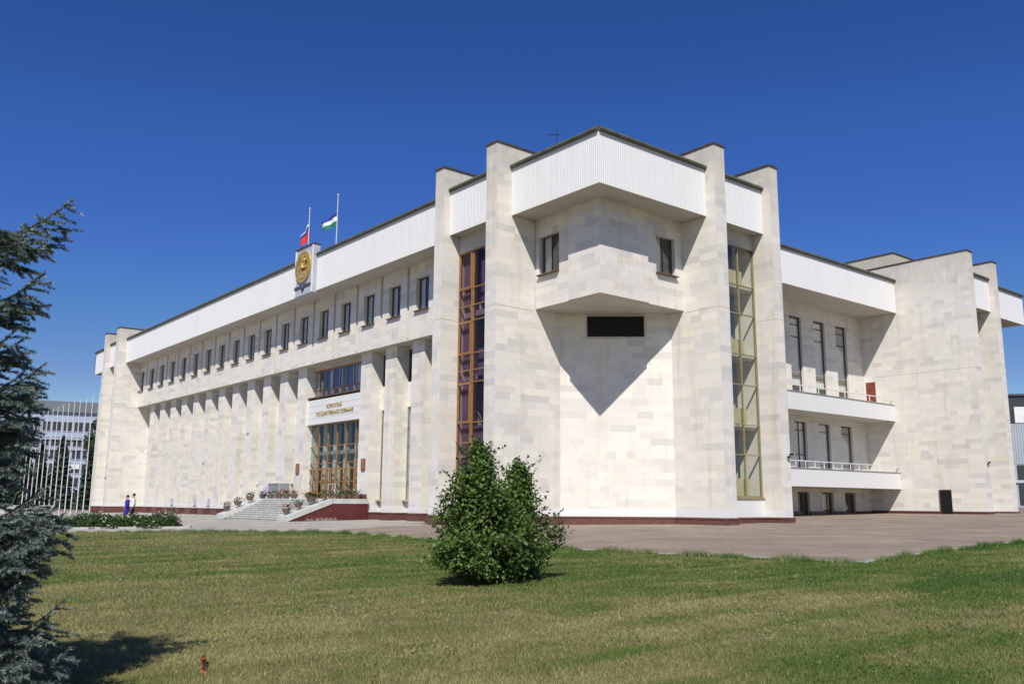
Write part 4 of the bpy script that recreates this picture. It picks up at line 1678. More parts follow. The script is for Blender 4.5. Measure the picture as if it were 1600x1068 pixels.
# ------------------------------------------------------------------ rose bed
def bed_mesh(seed, n=1500, rx=.75, ry=.75, h=.72):
    g = np.random.default_rng(seed)
    d = g.normal(size=(n, 3))
    d /= np.linalg.norm(d, axis=1, keepdims=True)
    d[:, 2] = np.abs(d[:, 2])
    rr = g.uniform(.55, 1.05, n)[:, None] * (1 + .18 * np.sin(d[:, :1] * 7 + seed) * np.cos(d[:, 1:2] * 6))
    c = d * rr * np.array([rx, ry, h])
    q = leaf_cards(c, d + g.normal(size=(n, 3)) * .6, g.uniform(.05, .09, n))
    a = fast_mesh('foliage', q, 4, 'rose_leaf', g.random(n))
    nf = 14
    d = g.normal(size=(nf, 3))
    d /= np.linalg.norm(d, axis=1, keepdims=True)
    d[:, 2] = np.abs(d[:, 2])
    c = d * np.array([rx, ry, h]) * 1.06
    mb = MB()
    for p in c:
        for k in range(5):
            a2 = 2 * math.pi * k / 5
            mb.face([tuple(p), tuple(p + np.array([math.cos(a2) * .06, math.sin(a2) * .06, .02])), tuple(p + np.array([math.cos(a2 + .9) * .065, math.sin(a2 + .9) * .065, .045]))])
        mb.ball(tuple(p + np.array([0, 0, .02])), (.035, .035, .03), 5, 4)
    return a, mb.mesh('flowers', 'petal_white')


protos = [bed_mesh(s, 1500, .8 + .1 * (s % 2), .8, .66 + .07 * (s % 3)) for s in range(4)]
mb = MB()
bedp = [(15.9, 45.45), (9.3, 50.3), (-8, 63), (-6, 66), (11.0, 54.3), (17.2, 49.2)]
mb.prism(bedp, -.1, 0)
mb.v = [(x, y, gz(x, y) + .03 + z) for x, y, z in mb.v]
put('flower_bed', mb, 'soil')['kind'] = 'structure'
mb = MB()
offset_strip([(16.1, 45.2), (9.3, 50.15), (-8, 62.85)][::-1], -.14, -.05, .10, mb)
offset_strip([(16.1, 45.2), (17.6, 49.3)][::-1], -.14, -.05, .10, mb)
put('bed_kerb', mb, 'kerb_stone')['kind'] = 'structure'
kk = 0
for i in range(17):
    for j in range(3):
        f = (i + .35 + rnd.uniform(-.2, .2)) / 17
        x = 15.3 + (-4.5 - 15.3) * f + j * .55 + rnd.uniform(-.2, .2)
        y = 46.4 + (61.1 - 46.4) * f + j * 1.0 + rnd.uniform(-.2, .2)
        s = rnd.uniform(.85, 1.1)
        z = gz(x, y) + .03
        where = ('front', 'middle', 'back')[j]
        t = thing('rose_bush', 'white flowering rose bush in the %s row of the bed by the lawn' % where, 'rose bush', (x, y, z), rnd.uniform(0, 6), 'rose bushes in the %s row of the bed' % where)
        t.scale = (s, s, s)
        a, b = protos[kk % 4]
        child('foliage', a, None, t)
        child('flowers', b, None, t)['kind'] = 'stuff'
        kk += 1


# ------------------------------------------------------------------ shrubs on the lawn
def shrub(label, base, height, prof, seed, n_twig, leaf, lean=(0, 0)):
    """many stems fanning from the base to points inside an uneven envelope, twigs thick with leaves"""
    g = np.random.default_rng(seed)
    t = thing('leafy_shrub', label, 'shrub', base, 0, 'leafy shrubs on the lawn')
    hs = np.array([p[0] for p in prof]) * height
    rs = np.array([p[1] for p in prof])
    stems = MB()
    cs, ns, tn = [], [], []
    clus = []
    while len(clus) < n_twig // 14:
        cz = height * (g.beta(1.05, 1.4) * .97 + .02)
        clus.append((cz, g.uniform(0, 2 * math.pi), math.sqrt(g.uniform(.18, 1.0))))
    for i in range(n_twig):
        cz, ca, cq = clus[i % len(clus)]
        z = float(np.clip(cz + g.normal(0, .11), .06, height * 1.02))
        env0 = np.interp(z, hs, rs)
        a = ca + g.normal(0, .13 / (env0 * cq + .12))
        env = np.interp(z, hs, rs) * (1 + .22 * math.sin(a * 3 + seed + z * 2.1) + .12 * math.sin(a * 7 + z * 5 + seed))
        rr = env * min(1.05, abs(cq + g.normal(0, .12)))
        tip = np.array([lean[0] * z + rr * math.cos(a), lean[1] * z + rr * math.sin(a), z + g.uniform(0, .12)])
        root = np.array([.1 * math.cos(a), .1 * math.sin(a), 0])
        mid = root * .4 + np.array([lean[0] * z + rr * .45 * math.cos(a), lean[1] * z + rr * .45 * math.sin(a), z * .62])
        if i % 9 == 0:
            stems.tube([root, mid, tip], [.014, .008, .003], 5, cap=False)
        # twig and its leaves
        d = tip - mid
        d /= np.linalg.norm(d)
        out = np.array([math.cos(a), math.sin(a), .55])
        d = d * .5 + out * .5 + g.normal(size=3) * .3
        d /= np.linalg.norm(d)
        ln = g.uniform(.16, .34)
        nl = int(g.integers(11, 19))
        s = g.random(nl)
        p = tip + d * (s[:, None] - .5) * ln + g.normal(size=(nl, 3)) * .045
        cs.append(p)
        ns.append(g.normal(size=(nl, 3)) * .8 + out * .7 + np.array([0, 0, .5]))
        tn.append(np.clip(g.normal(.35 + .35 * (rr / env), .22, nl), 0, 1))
        if i % 4 == 0:
            stems.tube([tip - d * ln * .5, tip + d * ln * .5], [.006, .003], 4, cap=False)
    # stray shoots breaking the outline
    for i in range(26):
        z = height * g.uniform(.25, .98)
        a = g.uniform(0, 2 * math.pi)
        env = np.interp(z, hs, rs)
        p0 = np.array([lean[0] * z + env * .8 * math.cos(a), lean[1] * z + env * .8 * math.sin(a), z])
        d = np.array([math.cos(a), math.sin(a), g.uniform(.3, 1.4)])
        d /= np.linalg.norm(d)
        ln = g.uniform(.3, .55)
        stems.tube([p0, p0 + d * ln], [.006, .002], 4, cap=False)
        nl = 11
        s = g.uniform(.2, 1.05, nl)
        cs.append(p0 + d * s[:, None] * ln + g.normal(size=(nl, 3)) * .022)
        ns.append(g.normal(size=(nl, 3)) + np.array([0, 0, .5]))
        tn.append(np.clip(g.normal(.6, .2, nl), 0, 1))
    c = np.concatenate(cs)
    n = np.concatenate(ns)
    tt = np.concatenate(tn)
    c[:, 2] = np.maximum(c[:, 2], .05)
    q = leaf_cards(c, n, g.uniform(leaf * .7, leaf * 1.25, len(c)), 1.45)
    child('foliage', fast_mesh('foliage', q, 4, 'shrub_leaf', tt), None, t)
    child('stems', stems, 'bark', t)


shrub('taller leafy green shrub standing alone on the lawn', (9.56, 12.47, gz(9.62, 12.42)), 2.22,
      [(0, .2), (.06, .5), (.16, .80), (.3, .86), (.45, .76), (.58, .56), (.72, .36), (.86, .21), (.95, .12), (1, .05)], 3, 1650, .047, (-.035, .045))
shrub('shorter leafy shrub close behind the taller one on the lawn', (10.58, 12.64, gz(10.68, 12.60)), 1.98,
      [(0, .16), (.1, .36), (.25, .55), (.4, .58), (.55, .46), (.7, .27), (.85, .15), (1, .05)], 8, 1000, .046, (-.03, .03))


# ------------------------------------------------------------------ the blue spruce on the left
def needles_on(p0, p1, g, per_m, length, r_tilt=.9):
    L = np.linalg.norm(p1 - p0)
    n = max(6, int(L * per_m))
    d = (p1 - p0) / (L + 1e-9)
    a = np.cross(d, [0, 0, 1.0])
    if np.linalg.norm(a) < .1:
        a = np.cross(d, [1.0, 0, 0])
    a /= np.linalg.norm(a)
    b = np.cross(d, a)
    s = g.uniform(0, 1, n)
    th = g.uniform(0, 2 * math.pi, n)
    rad = np.cos(th)[:, None] * a + np.sin(th)[:, None] * b
    base = p0 + d * (s * L)[:, None]
    dirn = rad * r_tilt + d * .75 + np.array([0, 0, .12])
    dirn /= np.linalg.norm(dirn, axis=1, keepdims=True)
    ln = length * g.uniform(.75, 1.15, n)[:, None]
    side = np.cross(dirn, rad + g.normal(size=(n, 3)) * .5)
    side /= np.linalg.norm(side, axis=1, keepdims=True) + 1e-9
    w = .0032
    q = np.stack([base - side * w, base + side * w, base + dirn * ln], axis=1).reshape(-1, 3)
    return q, s


def spruce(label, base, height, whorls, seed, per_m, rot0=0.0):
    g = np.random.default_rng(seed)
    t = thing('blue_spruce', label, 'spruce', base, 0)
    mb = MB()
    mb.tube([(0, 0, 0), (0, 0, height * .5), (0, 0, height)], [.085, .055, .008], 10)
    child('trunk', mb, 'spruce_bark', t)
    Q, T = [], []
    wood = MB()
    for k, (z, R0) in enumerate(whorls):
        nb = 6 if R0 > .5 else 5
        for i in range(nb):
            a = rot0 + (0 if k % 2 else .12) + 2 * math.pi * i / nb + g.uniform(-.14, .14)
            L = R0 * g.uniform(.82, 1.04)
            zz = z + g.uniform(-.05, .05)
            rad = np.array([math.cos(a), math.sin(a), 0])
            tang = np.array([-math.sin(a), math.cos(a), 0])
            up = .34 if z > 2.7 else .2
            # spine of the bough: level, sagging, then tip lifting
            ts = np.linspace(0, 1, 9)
            sp = np.array([[0, 0, zz]]) + rad * (ts * L)[:, None] + tang * (.1 * L * g.uniform(-1, 1) * ts ** 2)[:, None]
            sp[:, 2] += L * (up * ts - .26 * np.sin(ts * 2.6) * .6 + .14 * ts ** 3)
            wood.tube([tuple(p) for p in sp], list(np.linspace(.011, .003, 9)), 5, cap=False)
            for p0, p1, tq in zip(sp[1:-1], sp[2:], ts[1:]):
                q, s = needles_on(p0, p1, g, per_m, .03)
                Q.append(q)
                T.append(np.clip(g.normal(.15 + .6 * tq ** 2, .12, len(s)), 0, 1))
            # side shoots, getting shorter to the tip, each with a few twigs
            m = max(5, int(L / .075))
            for j in range(m):
                f = .16 + .84 * j / m
                pos = np.array([np.interp(f, ts, sp[:, c]) for c in range(3)])
                for sgn in (-1, 1):
                    if g.random() < .12:
                        continue
                    ls = (.42 * L + .09) * (1.05 - f) * g.uniform(.65, 1.15) + .09
                    dv = rad * .72 + tang * sgn * .72 + np.array([0, 0, g.uniform(-.32, .22)])
                    dv /= np.linalg.norm(dv)
                    e = pos + dv * ls
                    e[2] -= .12 * ls
                    q, s = needles_on(pos, e, g, per_m, .03)
                    Q.append(q)
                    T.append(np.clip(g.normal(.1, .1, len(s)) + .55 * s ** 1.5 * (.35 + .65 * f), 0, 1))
                    if ls > .17:
                        for w2 in range(int(ls / .06)):
                            f2 = .25 + .7 * g.random()
                            b0 = pos + (e - pos) * f2
                            d2 = dv * .7 + np.cross(dv, [0, 0, 1.0]) * (1 if w2 % 2 else -1) * .7 + np.array([0, 0, g.uniform(-.3, .1)])
                            d2 /= np.linalg.norm(d2)
                            e2 = b0 + d2 * (.05 + ls * .36) * g.uniform(.6, 1.1)
                            q, s = needles_on(b0, e2, g, per_m, .028)
                            Q.append(q)
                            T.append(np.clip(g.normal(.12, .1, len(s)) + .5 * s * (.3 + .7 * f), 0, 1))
    q, s = needles_on(np.array([0, 0, height - .5]), np.array([0, 0, height + .05]), g, per_m, .024)
    Q.append(q)
    T.append(np.full(len(s), .6))
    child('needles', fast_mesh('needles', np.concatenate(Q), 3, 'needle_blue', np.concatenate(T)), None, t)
    child('branches', wood, 'spruce_bark', t)


spruce('dark blue-green spruce at the left edge of the lawn', (0.72, 7.53, gz(.7, 7.5)), 3.95,
       [(.16, 1.16), (.30, 1.22), (.46, 1.20), (.66, .98), (.92, .95), (1.12, 1.18), (1.34, .98), (1.56, .92), (1.78, .90), (2.0, .92), (2.24, .94), (2.5, .74), (2.86, .90), (3.36, .96), (3.55, .26), (3.72, .12)], 5, 700, YAW - math.pi / 2)


# ------------------------------------------------------------------ background trees
def conifer_far(label, base, h, r, seed):
    g = np.random.default_rng(seed)
    t = thing('spruce_tree', label, 'spruce', base, 0, 'spruces behind the flagpoles')
    mb = MB()
    mb.tube([(0, 0, 0), (0, 0, h * .97)], [.02 * h, .02], 7)
    child('trunk', mb, 'bark', t)
    n = 2600
    z = h * (1 - np.sqrt(g.random(n)) * .96)
    lay = np.abs(((z / h * 17) % 1) - .5) * 2
    a = g.uniform(0, 2 * math.pi, n)
    rr = r * (1 - z / h) * (.55 + .55 * lay) * (1 + .25 * np.sin(a * 5 + z)) * np.sqrt(g.uniform(.15, 1, n))
    c = np.stack([rr * np.cos(a), rr * np.sin(a), z - rr * .25], 1)
    nn = np.stack([np.cos(a) * .5, np.sin(a) * .5, np.full(n, .9)], 1) + g.normal(size=(n, 3)) * .5
    q = leaf_cards(c, nn, g.uniform(.35, .7, n) * r / 3, 2.2)
    child('crown', fast_mesh('crown', q, 4, 'needle_far', g.random(n)), None, t)


def broadleaf_far(label, base, h, r, seed, n=5200, group='trees far behind the building'):
    g = np.random.default_rng(seed)
    t = thing('broadleaf_tree', label, 'tree', base, 0, group)
    mb = MB()
    mb.tube([(0, 0, 0), (0, 0, h * .45), (.3, 0, h * .75)], [.035 * h, .022 * h, .05], 8)
    cl = []
    for i in range(16):
        a = g.uniform(0, 2 * math.pi)
        rr = r * math.sqrt(g.random()) * .72
        z = h * g.uniform(.38, .92)
        k = 1 - .5 * abs(z / h - .6) / .4
        p = np.array([rr * k * math.cos(a), rr * k * math.sin(a), z])
        cl.append((p, r * g.uniform(.28, .46)))
        mb.tube([(0, 0, h * .35), tuple(p * .6 + np.array([0, 0, h * .2])), tuple(p)], [.012 * h, .007 * h, .02], 5)
    child('trunk', mb, 'bark', t)
    cs, ns, tt = [], [], []
    for p, rad in cl:
        m = n // 16
        d = g.normal(size=(m, 3))
        d /= np.linalg.norm(d, axis=1, keepdims=True)
        cs.append(p + d * rad * g.uniform(.5, 1.1, (m, 1)) * np.array([1, 1, .8]))
        ns.append(d + g.normal(size=(m, 3)) * .6)
        tt.append(np.clip(g.normal(.45, .25, m), 0, 1))
    q = leaf_cards(np.concatenate(cs), np.concatenate(ns), g.uniform(.16, .34, sum(map(len, cs))) * r / 3, 1.4)
    child('crown', fast_mesh('crown', q, 4, 'tree_leaf', np.concatenate(tt)), None, t)


def at(px, D):
    """ground point at a compass bearing and distance from the viewer, to site far things"""
    a = YAW - math.atan((px - 800) / FPX / 1.0159)
    return (D * math.cos(a), D * math.sin(a))


for px, D, h, r, s, lab in ((92, 150, 11.0, 2.6, 1, 'tall dark spruce in the middle of the row behind the flagpoles'),
                            (140, 140, 9.6, 2.2, 2, 'dark spruce close to the building corner behind the flagpoles'),
                            (60, 150, 9.6, 2.6, 3, 'dark spruce behind the leftmost flagpoles'),
                            (28, 140, 11, 3.0, 4, 'dark spruce half hidden by the near blue spruce')):
    x, y = at(px, D)
    conifer_far(lab, (x, y, gz(x, y)), h, r, s)
x, y = at(160, 130)
broadleaf_far('green broadleaf tree peeping out beside the far building corner', (x, y, gz(x, y)), 13.5, 3.2, 21)
for i, (px, D, h) in enumerate(((10, 190, 9), (-60, 180, 12), (1660, 160, 9))):
    x, y = at(px, D)
    broadleaf_far(('low green tree far behind the near spruce', 'green tree at the far left edge', 'green tree behind the right hand shed')[i], (x, y, gz(x, y)), h, 4.5, 30 + i)

# ------------------------------------------------------------------ office block behind the flagpoles
OX, OY = at(150, 225)
OB = thing('office_block', 'pale blue-grey office block with rows of windows behind the flagpoles', 'building', (OX, OY, gz(OX, OY)), R(50.85 - 90 + 24))
mb = MB()
OW, OH = 44, 20.6
mb.box(-OW, 6, 0, 14, -1, OH)
child('wall', mb, 'office_wall', OB)
mb = MB()
mb.box(-OW, 6, -.6, 14, OH, OH + 2.4)
child('roof', mb, 'office_roof', OB)
mb = MB()
mb.box(-OW, 6, -.35, -.0, OH - 6.2, OH - 5.7)
mb.box(-OW, 6, -.3, -.0, OH - 8.5, OH - 8.1)
child('string_course', mb, 'office_band', OB)
wf = MB()
wf.box(0, 1.9, -.12, .02, -.14, 0)
wf.box(0, 1.9, -.10, .02, 2.0, 2.1)
wf.box(0, .1, -.1, .02, 0, 2.0)
wf.box(1.8, 1.9, -.1, .02, 0, 2.0)
wf.box(.9, 1.0, -.09, .02, 0, 2.0)
wf_me = wf.mesh('window', 'office_wall')
gp = MB()
gp.face([(.1, -.03, 0), (1.8, -.03, 0), (1.8, -.03, 2.0), (.1, -.03, 2.0)])
gp_me = gp.mesh('pane', 'dark_block')
bl = MB()
bl.face([(.12, -.05, .9), (1.78, -.05, .9), (1.78, -.05, 1.98), (.12, -.05, 1.98)])
bl_me = bl.mesh('blind', 'curtain_white')
for r_, z in enumerate((.9, 4.0, 7.1, 10.2, 13.0, 16.4)):
    for c_ in range(18):
        wdo = child('window', wf_me, None, OB, (5.4 - 2.2 * (c_ + 1), 0, z))
        child('pane', gp_me, None, wdo)
        if rnd.random() < .35:
            child('blind', bl_me, None, wdo)

# sheds beyond the right-hand end
SX, SY = at(1577, 112)
t = thing('metal_shed', 'grey corrugated metal building at the right edge behind the far fin', 'shed', (SX, SY, gz(SX, SY)), R(50.85 - 90 - 18))
mb = MB()
k = 60
for i in range(k):
    a, b = i * .25, (i + 1) * .25
    mb.face([(a, 0, 4.6), (a + .17, 0, 4.6), (a + .17, 0, 9.0), (a, 0, 9.0)])
    mb.face([(a + .17, 0, 4.6), (b, .05, 4.6), (b, .05, 9.0), (a + .17, 0, 9.0)])
mb.box(0, 15, .06, 9, 0, 8.98)
child('cladding', mb, 'shed_sheet', t)
mb = MB()
mb.box(.0, .35, -.15, -.01, .2, 9.1)
mb.box(.75, 15, -.12, -.01, 2.6, 2.9)
child('corner_trim', mb, 'plaque_grey', t)
mb = MB()
mb.box(1.2, 15, -.06, -.01, 2.95, 4.5)
mb.box(1.2, 15, -.06, -.01, .3, 2.5)
child('window_band', mb, 'dark_block', t)
SX, SY = at(1572, 128)
t = thing('dark_block', 'dark flat-roofed block rising behind the grey metal building', 'building', (SX, SY, gz(SX, SY)), R(50.85 - 90 - 10))
mb = MB()
mb.box(0, 22, 0, 12, 0, 13.6)
child('wall', mb, 'dark_block', t)
mb = MB()
mb.box(2.0, 4.2, -.15, -.01, 10.2, 12.2)
mb.box(5.0, 9.0, -.15, -.01, 10.2, 12.2)
child('window', mb, 'curtain_white', t)
mb = MB()
mb.box(-.2, 22.2, -.2, 12, 13.6, 13.85)
child('roof_edge', mb, 'coping_metal', t)


# ------------------------------------------------------------------ two people walking by the rose bed
def person(label, loc, heading, height, top, legs, coat=None, arm_up=False):
    s = height / 1.75
    t = thing('person', label, 'person', loc, heading, 'people walking past the front')
    # joints: x forward, y left, z up
    J = {'pel': (0, 0, .96, .135), 'bel': (0, 0, 1.10, .13), 'che': (.0, 0, 1.30, .15), 'nek': (.01, 0, 1.48, .065), 'hd0': (.025, 0, 1.56, .075), 'hd1': (.035, 0, 1.66, .088), 'hd2': (.025, 0, 1.73, .06),
         'shl': (0, .19, 1.42, .065), 'ell': (-.08, .24, 1.14, .048), 'wrl': (.02, .24, .92, .036), 'hal': (.05, .24, .82, .034),
         'shr': (0, -.19, 1.42, .065), 'elr': (.05, -.25, 1.15, .048), 'wrr': (.2, -.2, 1.0, .036), 'har': (.27, -.18, .94, .034),
         'hpl': (0, .095, .9, .098), 'knl': (.12, .1, .5, .066), 'anl': (.02, .1, .09, .045), 'tol': (.16, .1, .035, .04),
         'hpr': (0, -.095, .9, .098), 'knr': (.0, -.1, .5, .066), 'anr': (-.22, -.1, .12, .045), 'tor': (-.1, -.1, .035, .04)}
    if arm_up:
        J['elr'] = (.1, -.24, 1.18, .048)
        J['wrr'] = (.24, -.12, 1.33, .036)
        J['har'] = (.3, -.06, 1.40, .034)
    E = [('pel', 'bel'), ('bel', 'che'), ('che', 'nek'), ('nek', 'hd0'), ('hd0', 'hd1'), ('hd1', 'hd2'), ('che', 'shl'), ('shl', 'ell'), ('ell', 'wrl'), ('wrl', 'hal'), ('che', 'shr'), ('shr', 'elr'), ('elr', 'wrr'), ('wrr', 'har'),
         ('pel', 'hpl'), ('hpl', 'knl'), ('knl', 'anl'), ('anl', 'tol'), ('pel', 'hpr'), ('hpr', 'knr'), ('knr', 'anr'), ('anr', 'tor')]
    names = list(J)
    me = bpy.data.meshes.new('body')
    me.from_pydata([tuple(c * s for c in J[k][:3]) for k in names], [(names.index(a), names.index(b)) for a, b in E], [])
    o = bpy.data.objects.new('body', me)
    COL.objects.link(o)
    sk = o.modifiers.new('skin', 'SKIN')
    for i, k in enumerate(names):
        v = me.skin_vertices[0].data[i]
        r = J[k][3] * s
        v.radius = (r * (1.25 if k in ('che', 'bel', 'pel') else 1), r * (.85 if k in ('che', 'bel') else 1))
        v.use_root = k == 'pel'
    o.modifiers.new('sub', 'SUBSURF').levels = 2
    bpy.context.view_layer.update()
    dg = bpy.context.evaluated_depsgraph_get()
    bm_ = bpy.data.meshes.new_from_object(o.evaluated_get(dg))
    bpy.data.objects.remove(o)
    bm_.materials.clear()
    for k in ('skin', top, legs, 'shoe'):
        bm_.materials.append(MATS[k])
    idx = []
    for p in bm_.polygons:
        c = p.center / s
        hand = (abs(c.y) > .195 and c.z < .9) or (arm_up and c.x > .24 and c.z > 1.3) or (not arm_up and c.x > .2 and c.z > .85)
        idx.append(0 if c.z > 1.47 or hand else 3 if c.z < .085 else 1 if c.z > .95 else 2)
    bm_.polygons.foreach_set('material_index', idx)
    bm_.polygons.foreach_set('use_smooth', [True] * len(idx))
    child('body', bm_, None, t)
    hb = MB()
    hb.ball((-.005 * s, 0, 1.69 * s), (.108 * s, .092 * s, .095 * s), 12, 8)
    hb.v = [v if not (v[0] > .055 * s and v[2] < 1.70 * s) else (.04 * s, v[1], v[2]) for v in hb.v]
    child('hair', hb, 'hair', t, smooth=True)
    fb = MB()
    fb.hexa([(.10 * s, -.012 * s, 1.60 * s), (.135 * s, -.012 * s, 1.605 * s), (.135 * s, .012 * s, 1.605 * s), (.10 * s, .012 * s, 1.60 * s), (.10 * s, -.008 * s, 1.66 * s), (.118 * s, -.006 * s, 1.65 * s), (.118 * s, .006 * s, 1.65 * s), (.10 * s, .008 * s, 1.66 * s)])
    child('nose', fb, 'skin', t)
    if coat:
        cb = MB()
        prof = [(.20, .62), (.195, .78), (.16, 1.04), (.17, 1.22), (.185, 1.38), (.09, 1.47)]
        cb.lathe([(r * s, z * s) for r, z in prof], 14)
        cb.v = [(v[0] * .78, v[1] * 1.08, v[2]) for v in cb.v]
        child('coat', cb, coat, t, smooth=True)


px_, py_ = at(201, 62)
person('person in a bright blue coat walking ahead by the rose bed', (px_, py_, gz(px_, py_)), R(50.85 + 100), 1.68, 'cloth_blue', 'cloth_blue', 'cloth_blue')
px_, py_ = at(210.5, 63)
person('person in a white shirt and dark trousers walking behind the blue coat', (px_, py_, gz(px_, py_)), R(50.85 + 104), 1.78, 'cloth_white', 'cloth_dark', None, True)

# ------------------------------------------------------------------ butterfly over the lawn
bt = thing('butterfly', 'orange and dark butterfly in flight above the near lawn', 'butterfly', (0.935, 2.42, 1.175), 0)
rotb = Matrix.Rotation(YAW - math.pi / 2, 4, 'Z') @ Matrix.Rotation(R(8), 4, 'X')


def wing(sign, dark_only=False):
    # local: x left-right in view, z up (span), y away
    fore = [(-.006, 0), (-.0125, .010), (-.008, .021), (.001, .029), (.004, .027), (.0045, .018), (.003, .008), (0, .001)]
    mb = MB()
    ctr = (-.003, .012)
    n_ = len(fore)
    for lvl in (0, 1):
        pass
    inner = [(ctr[0] + (a - ctr[0]) * .72, ctr[1] + (b - ctr[1]) * .76) for a, b in fore]

    def P3(a, b):
        return (a, -.35 * abs(b) * .6 - .002, sign * (b + .001))
    for i in range(n_):
        j = (i + 1) % n_
        mb.face([P3(*fore[i]), P3(*fore[j]), P3(*inner[j]), P3(*inner[i])], 1 if i not in (0, 1) else 0)
        mb.face([P3(*inner[i]), P3(*inner[j]), P3(*ctr)], 0 if i in (1, 2, 4) else 1)
    for a, b in ((.0025, .0245), (.003, .0205), (.0032, .0165)):
        mb.face([(q[0], q[1] - .0006, q[2]) for q in (P3(a - .0022, b), P3(a + .001, b - .0008), P3(a + .001, b + .0012), P3(a - .0022, b + .0012))], 2)
    # hind wing
    hw = [(.0, .001), (.004, .008), (.0085, .009), (.0105, .005), (.009, .001)]
    mb.face([(a, -.001 - .3 * b, sign * (b + .0005)) for a, b in hw], 1)
    mb.v = [tuple(rotb @ Vector(v)) for v in mb.v]
    return mb


for sg in (1, -1):
    child('wing', wing(sg), ['wing_orange', 'wing_dark', 'wing_pale'], bt)
mb = MB()
mb.tube([(-.008, -.001, 0), (-.004, -.002, 0), (.004, -.001, 0), (.011, 0, 0)], [.0012, .0018, .0016, .0006], 6)
mb.tube([(-.008, -.001, 0), (-.014, -.003, .004)], .0003, 4)
mb.tube([(-.008, -.001, 0), (-.014, -.003, -.004)], .0003, 4)
mb.v = [tuple(rotb @ Vector(v)) for v in mb.v]
child('body', mb, 'wing_dark', bt)


# ------------------------------------------------------------------ grass
def inside(poly, x, y):
    c = np.zeros(len(x), bool)
    j = len(poly) - 1
    for i in range(len(poly)):
        xi, yi = poly[i]
        xj, yj = poly[j]
        hit = ((yi > y) != (yj > y)) & (x < (xj - xi) * (y - yi) / (yj - yi + 1e-12) + xi)
        c ^= hit
        j = i
    return c


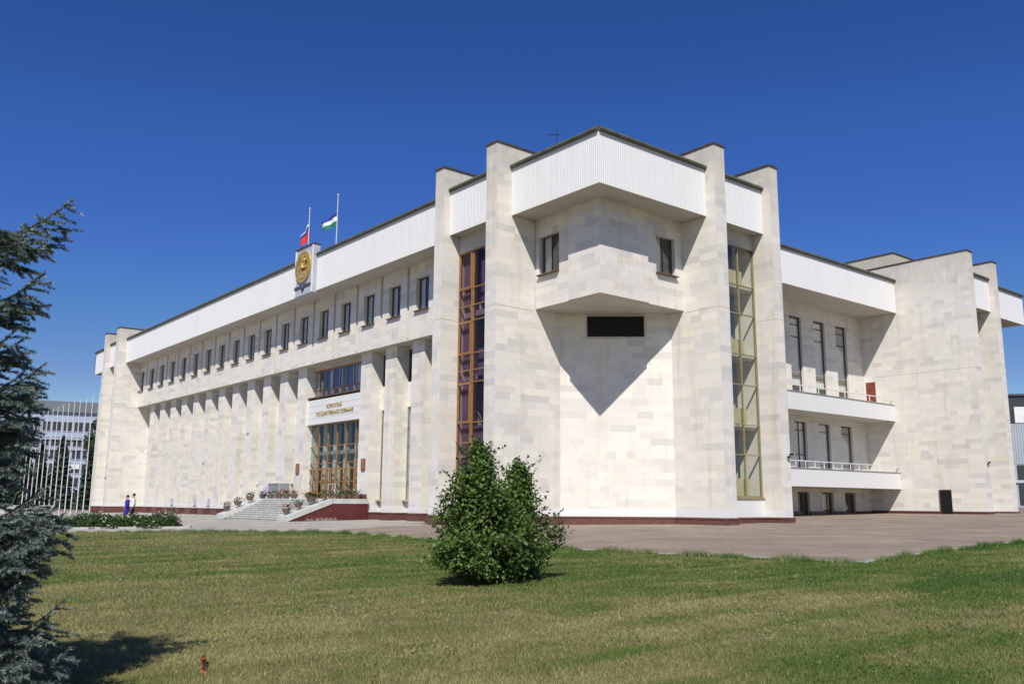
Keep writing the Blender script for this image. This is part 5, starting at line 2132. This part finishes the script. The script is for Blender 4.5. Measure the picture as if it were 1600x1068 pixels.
def grass_field():
    g = np.random.default_rng(99)
    XS, TN = [], []
    fw = np.array([math.cos(YAW), math.sin(YAW)])
    rt = np.array([math.sin(YAW), -math.cos(YAW)])
    for d0, d1, dens, hgt, wid in ((4.2, 7.5, 3600, .030, .0027), (7.5, 11, 2300, .032, .0036), (11, 16, 1000, .034, .005), (16, 25, 330, .038, .008), (25, 45, 90, .04, .013)):
        half = .68
        area = (d1 - d0) * (d0 + d1) * half + (d1 - d0) * 2
        n = int(area * dens)
        d = np.sqrt(g.uniform(d0 ** 2, d1 ** 2, n))
        s = g.uniform(-1, 1, n) * (d * half + 1)
        p = d[:, None] * fw + s[:, None] * rt
        # tufts
        p += g.normal(size=p.shape) * .01
        ok = inside(LAWN, p[:, 0], p[:, 1])
        p = p[ok]
        n = len(p)
        x, y = p[:, 0], p[:, 1]
        clump = .55 + .5 * (np.sin(x * 3.1 + np.sin(y * 2.3) * 2) * np.cos(y * 2.7 + np.sin(x * 1.9) * 2)) + .35 * np.sin(x * 9.7 + y * 3.3) * np.sin(y * 11.3 - x * 2.1)
        h = hgt * np.clip(.7 + .3 * clump, .5, 1.5) * g.uniform(.5, 1.5, n)
        tuft = g.random(n) < .02 * (clump > .95)
        h = np.where(tuft, h * 2.6, h)
        z = .13557 + .01371 * x - .00279 * y + .01
        a = g.uniform(0, 2 * math.pi, n)
        side = np.stack([np.cos(a), np.sin(a), np.zeros(n)], 1) * (wid * g.uniform(.6, 1.3, n))[:, None]
        b = g.uniform(0, 2 * math.pi, n)
        ben = g.uniform(.2, 1.1, n) * h
        base = np.stack([x, y, z], 1)
        tip = base + np.stack([np.cos(b) * ben, np.sin(b) * ben, h], 1)
        XS.append(np.stack([base - side, base + side, tip], 1).reshape(-1, 3))
        k = np.clip(g.normal(1.0, .15, n), .55, 1.5)
        yl = np.clip(g.normal(.0, .09, n), -.2, .35)
        TN.append(np.stack([k * (1 + yl), k, k * (1 - yl * .6)], 1))
    # taller unmown fringe along the kerb
    for a, b in zip(edge[:-1], edge[1:]):
        L = math.dist(a, b)
        n = int(L * 420)
        f = g.random(n)
        dd = Vector((b[0] - a[0], b[1] - a[1])).normalized()
        off = g.gamma(1.2, .07, n)
        x = a[0] + (b[0] - a[0]) * f - dd.y * off
        y = a[1] + (b[1] - a[1]) * f + dd.x * off
        tall = .5 + .5 * np.sin(x * 1.7 + y * 2.9) + .4 * np.sin(x * 5.1 - y * 4.3)
        h = g.uniform(.05, .13, n) * np.clip(tall + .7, .5, 1.7)
        z = .13557 + .01371 * x - .00279 * y + .008
        an = g.uniform(0, 2 * math.pi, n)
        side = np.stack([np.cos(an), np.sin(an), np.zeros(n)], 1) * .006
        bb = g.uniform(0, 2 * math.pi, n)
        base = np.stack([x, y, z], 1)
        tip = base + np.stack([np.cos(bb) * h * .6, np.sin(bb) * h * .6, h], 1)
        XS.append(np.stack([base - side, base + side, tip], 1).reshape(-1, 3))
        k = np.clip(g.normal(.9, .2, n), .5, 1.5)
        TN.append(np.stack([k * .8, k, k * .8], 1))
    v = np.concatenate(XS)
    o = link('grass', fast_mesh('grass', v, 3, 'grass_blade', np.concatenate(TN)))
    o['kind'] = 'stuff'
    o['label'] = 'short mown grass, green with dry straw patches'
    o['category'] = 'grass'
    # clover heads in loose drifts
    cs = []
    for cx, cy, r, n in ((13.5, 9.5, 1.0, 70), (14.6, 18.0, .8, 40), (9.2, 6.6, .5, 26), (8.2, 5.6, .4, 20), (5.6, 10.6, .6, 16), (15.3, 12.6, .6, 30)):
        p = g.normal(size=(n, 2)) * r * np.array([.8, .8]) + np.array([cx, cy])
        cs.append(p)
    p = np.concatenate(cs)
    p = p[inside(LAWN, p[:, 0], p[:, 1])]
    mb = MB()
    for x, y in p:
        z = gz(x, y) + g.uniform(.025, .045)
        r = g.uniform(.006, .010)
        mb.v += [(x, y, z + r), (x + r, y, z), (x, y + r, z), (x - r, y, z), (x, y - r, z), (x, y, z - r)]
        i = len(mb.v) - 6
        for f in ((0, 1, 2), (0, 2, 3), (0, 3, 4), (0, 4, 1), (5, 2, 1), (5, 3, 2), (5, 4, 3), (5, 1, 4)):
            mb.f.append(tuple(i + k for k in f))
            mb.mi.append(0)
            mb.t.append(None)
    o = put('clover_flowers', mb, 'clover')
    o['kind'] = 'stuff'
    o['label'] = 'drifts of small white clover heads in the lawn'
    o['category'] = 'clover'


def weeds():
    """low broad-leaved weeds and clover leaf in loose patches"""
    g = np.random.default_rng(5)
    C, S = [], []
    for cx, cy, r, n in ((6.2, 10.9, .55, 260), (8.8, 11.4, .7, 260), (10.2, 4.6, .6, 320), (7.6, 4.2, .5, 300), (5.1, 7.4, .35, 200), (12.8, 6.9, .8, 260), (6.8, 6.6, .3, 120), (11.3, 9.1, .5, 160),
                         (4.4, 9.5, .4, 160), (13.9, 14.6, .8, 180), (9.7, 12.3, .55, 420), (10.6, 12.6, .45, 320), (8.0, 15.5, .9, 160), (15.2, 9.4, .7, 160)):
        p = g.normal(size=(n, 2)) * r * np.array([.75, .75]) + np.array([cx, cy])
        z = .13557 + .01371 * p[:, 0] - .00279 * p[:, 1] + g.uniform(.012, .036, n)
        C.append(np.column_stack([p, z]))
        S.append(g.uniform(.014, .03, n))
    c = np.concatenate(C)
    q = leaf_cards(c, g.normal(size=c.shape) * .45 + np.array([0, 0, 1.0]), np.concatenate(S), 1.5)
    o = link('weed_leaves', fast_mesh('weed_leaves', q, 4, 'weed_leaf', np.clip(g.normal(.6, .25, len(c)), 0, 1)))
    o['kind'] = 'stuff'
    o['label'] = 'patches of low broad-leaved weeds in the lawn'
    o['category'] = 'weeds'


grass_field()
weeds()
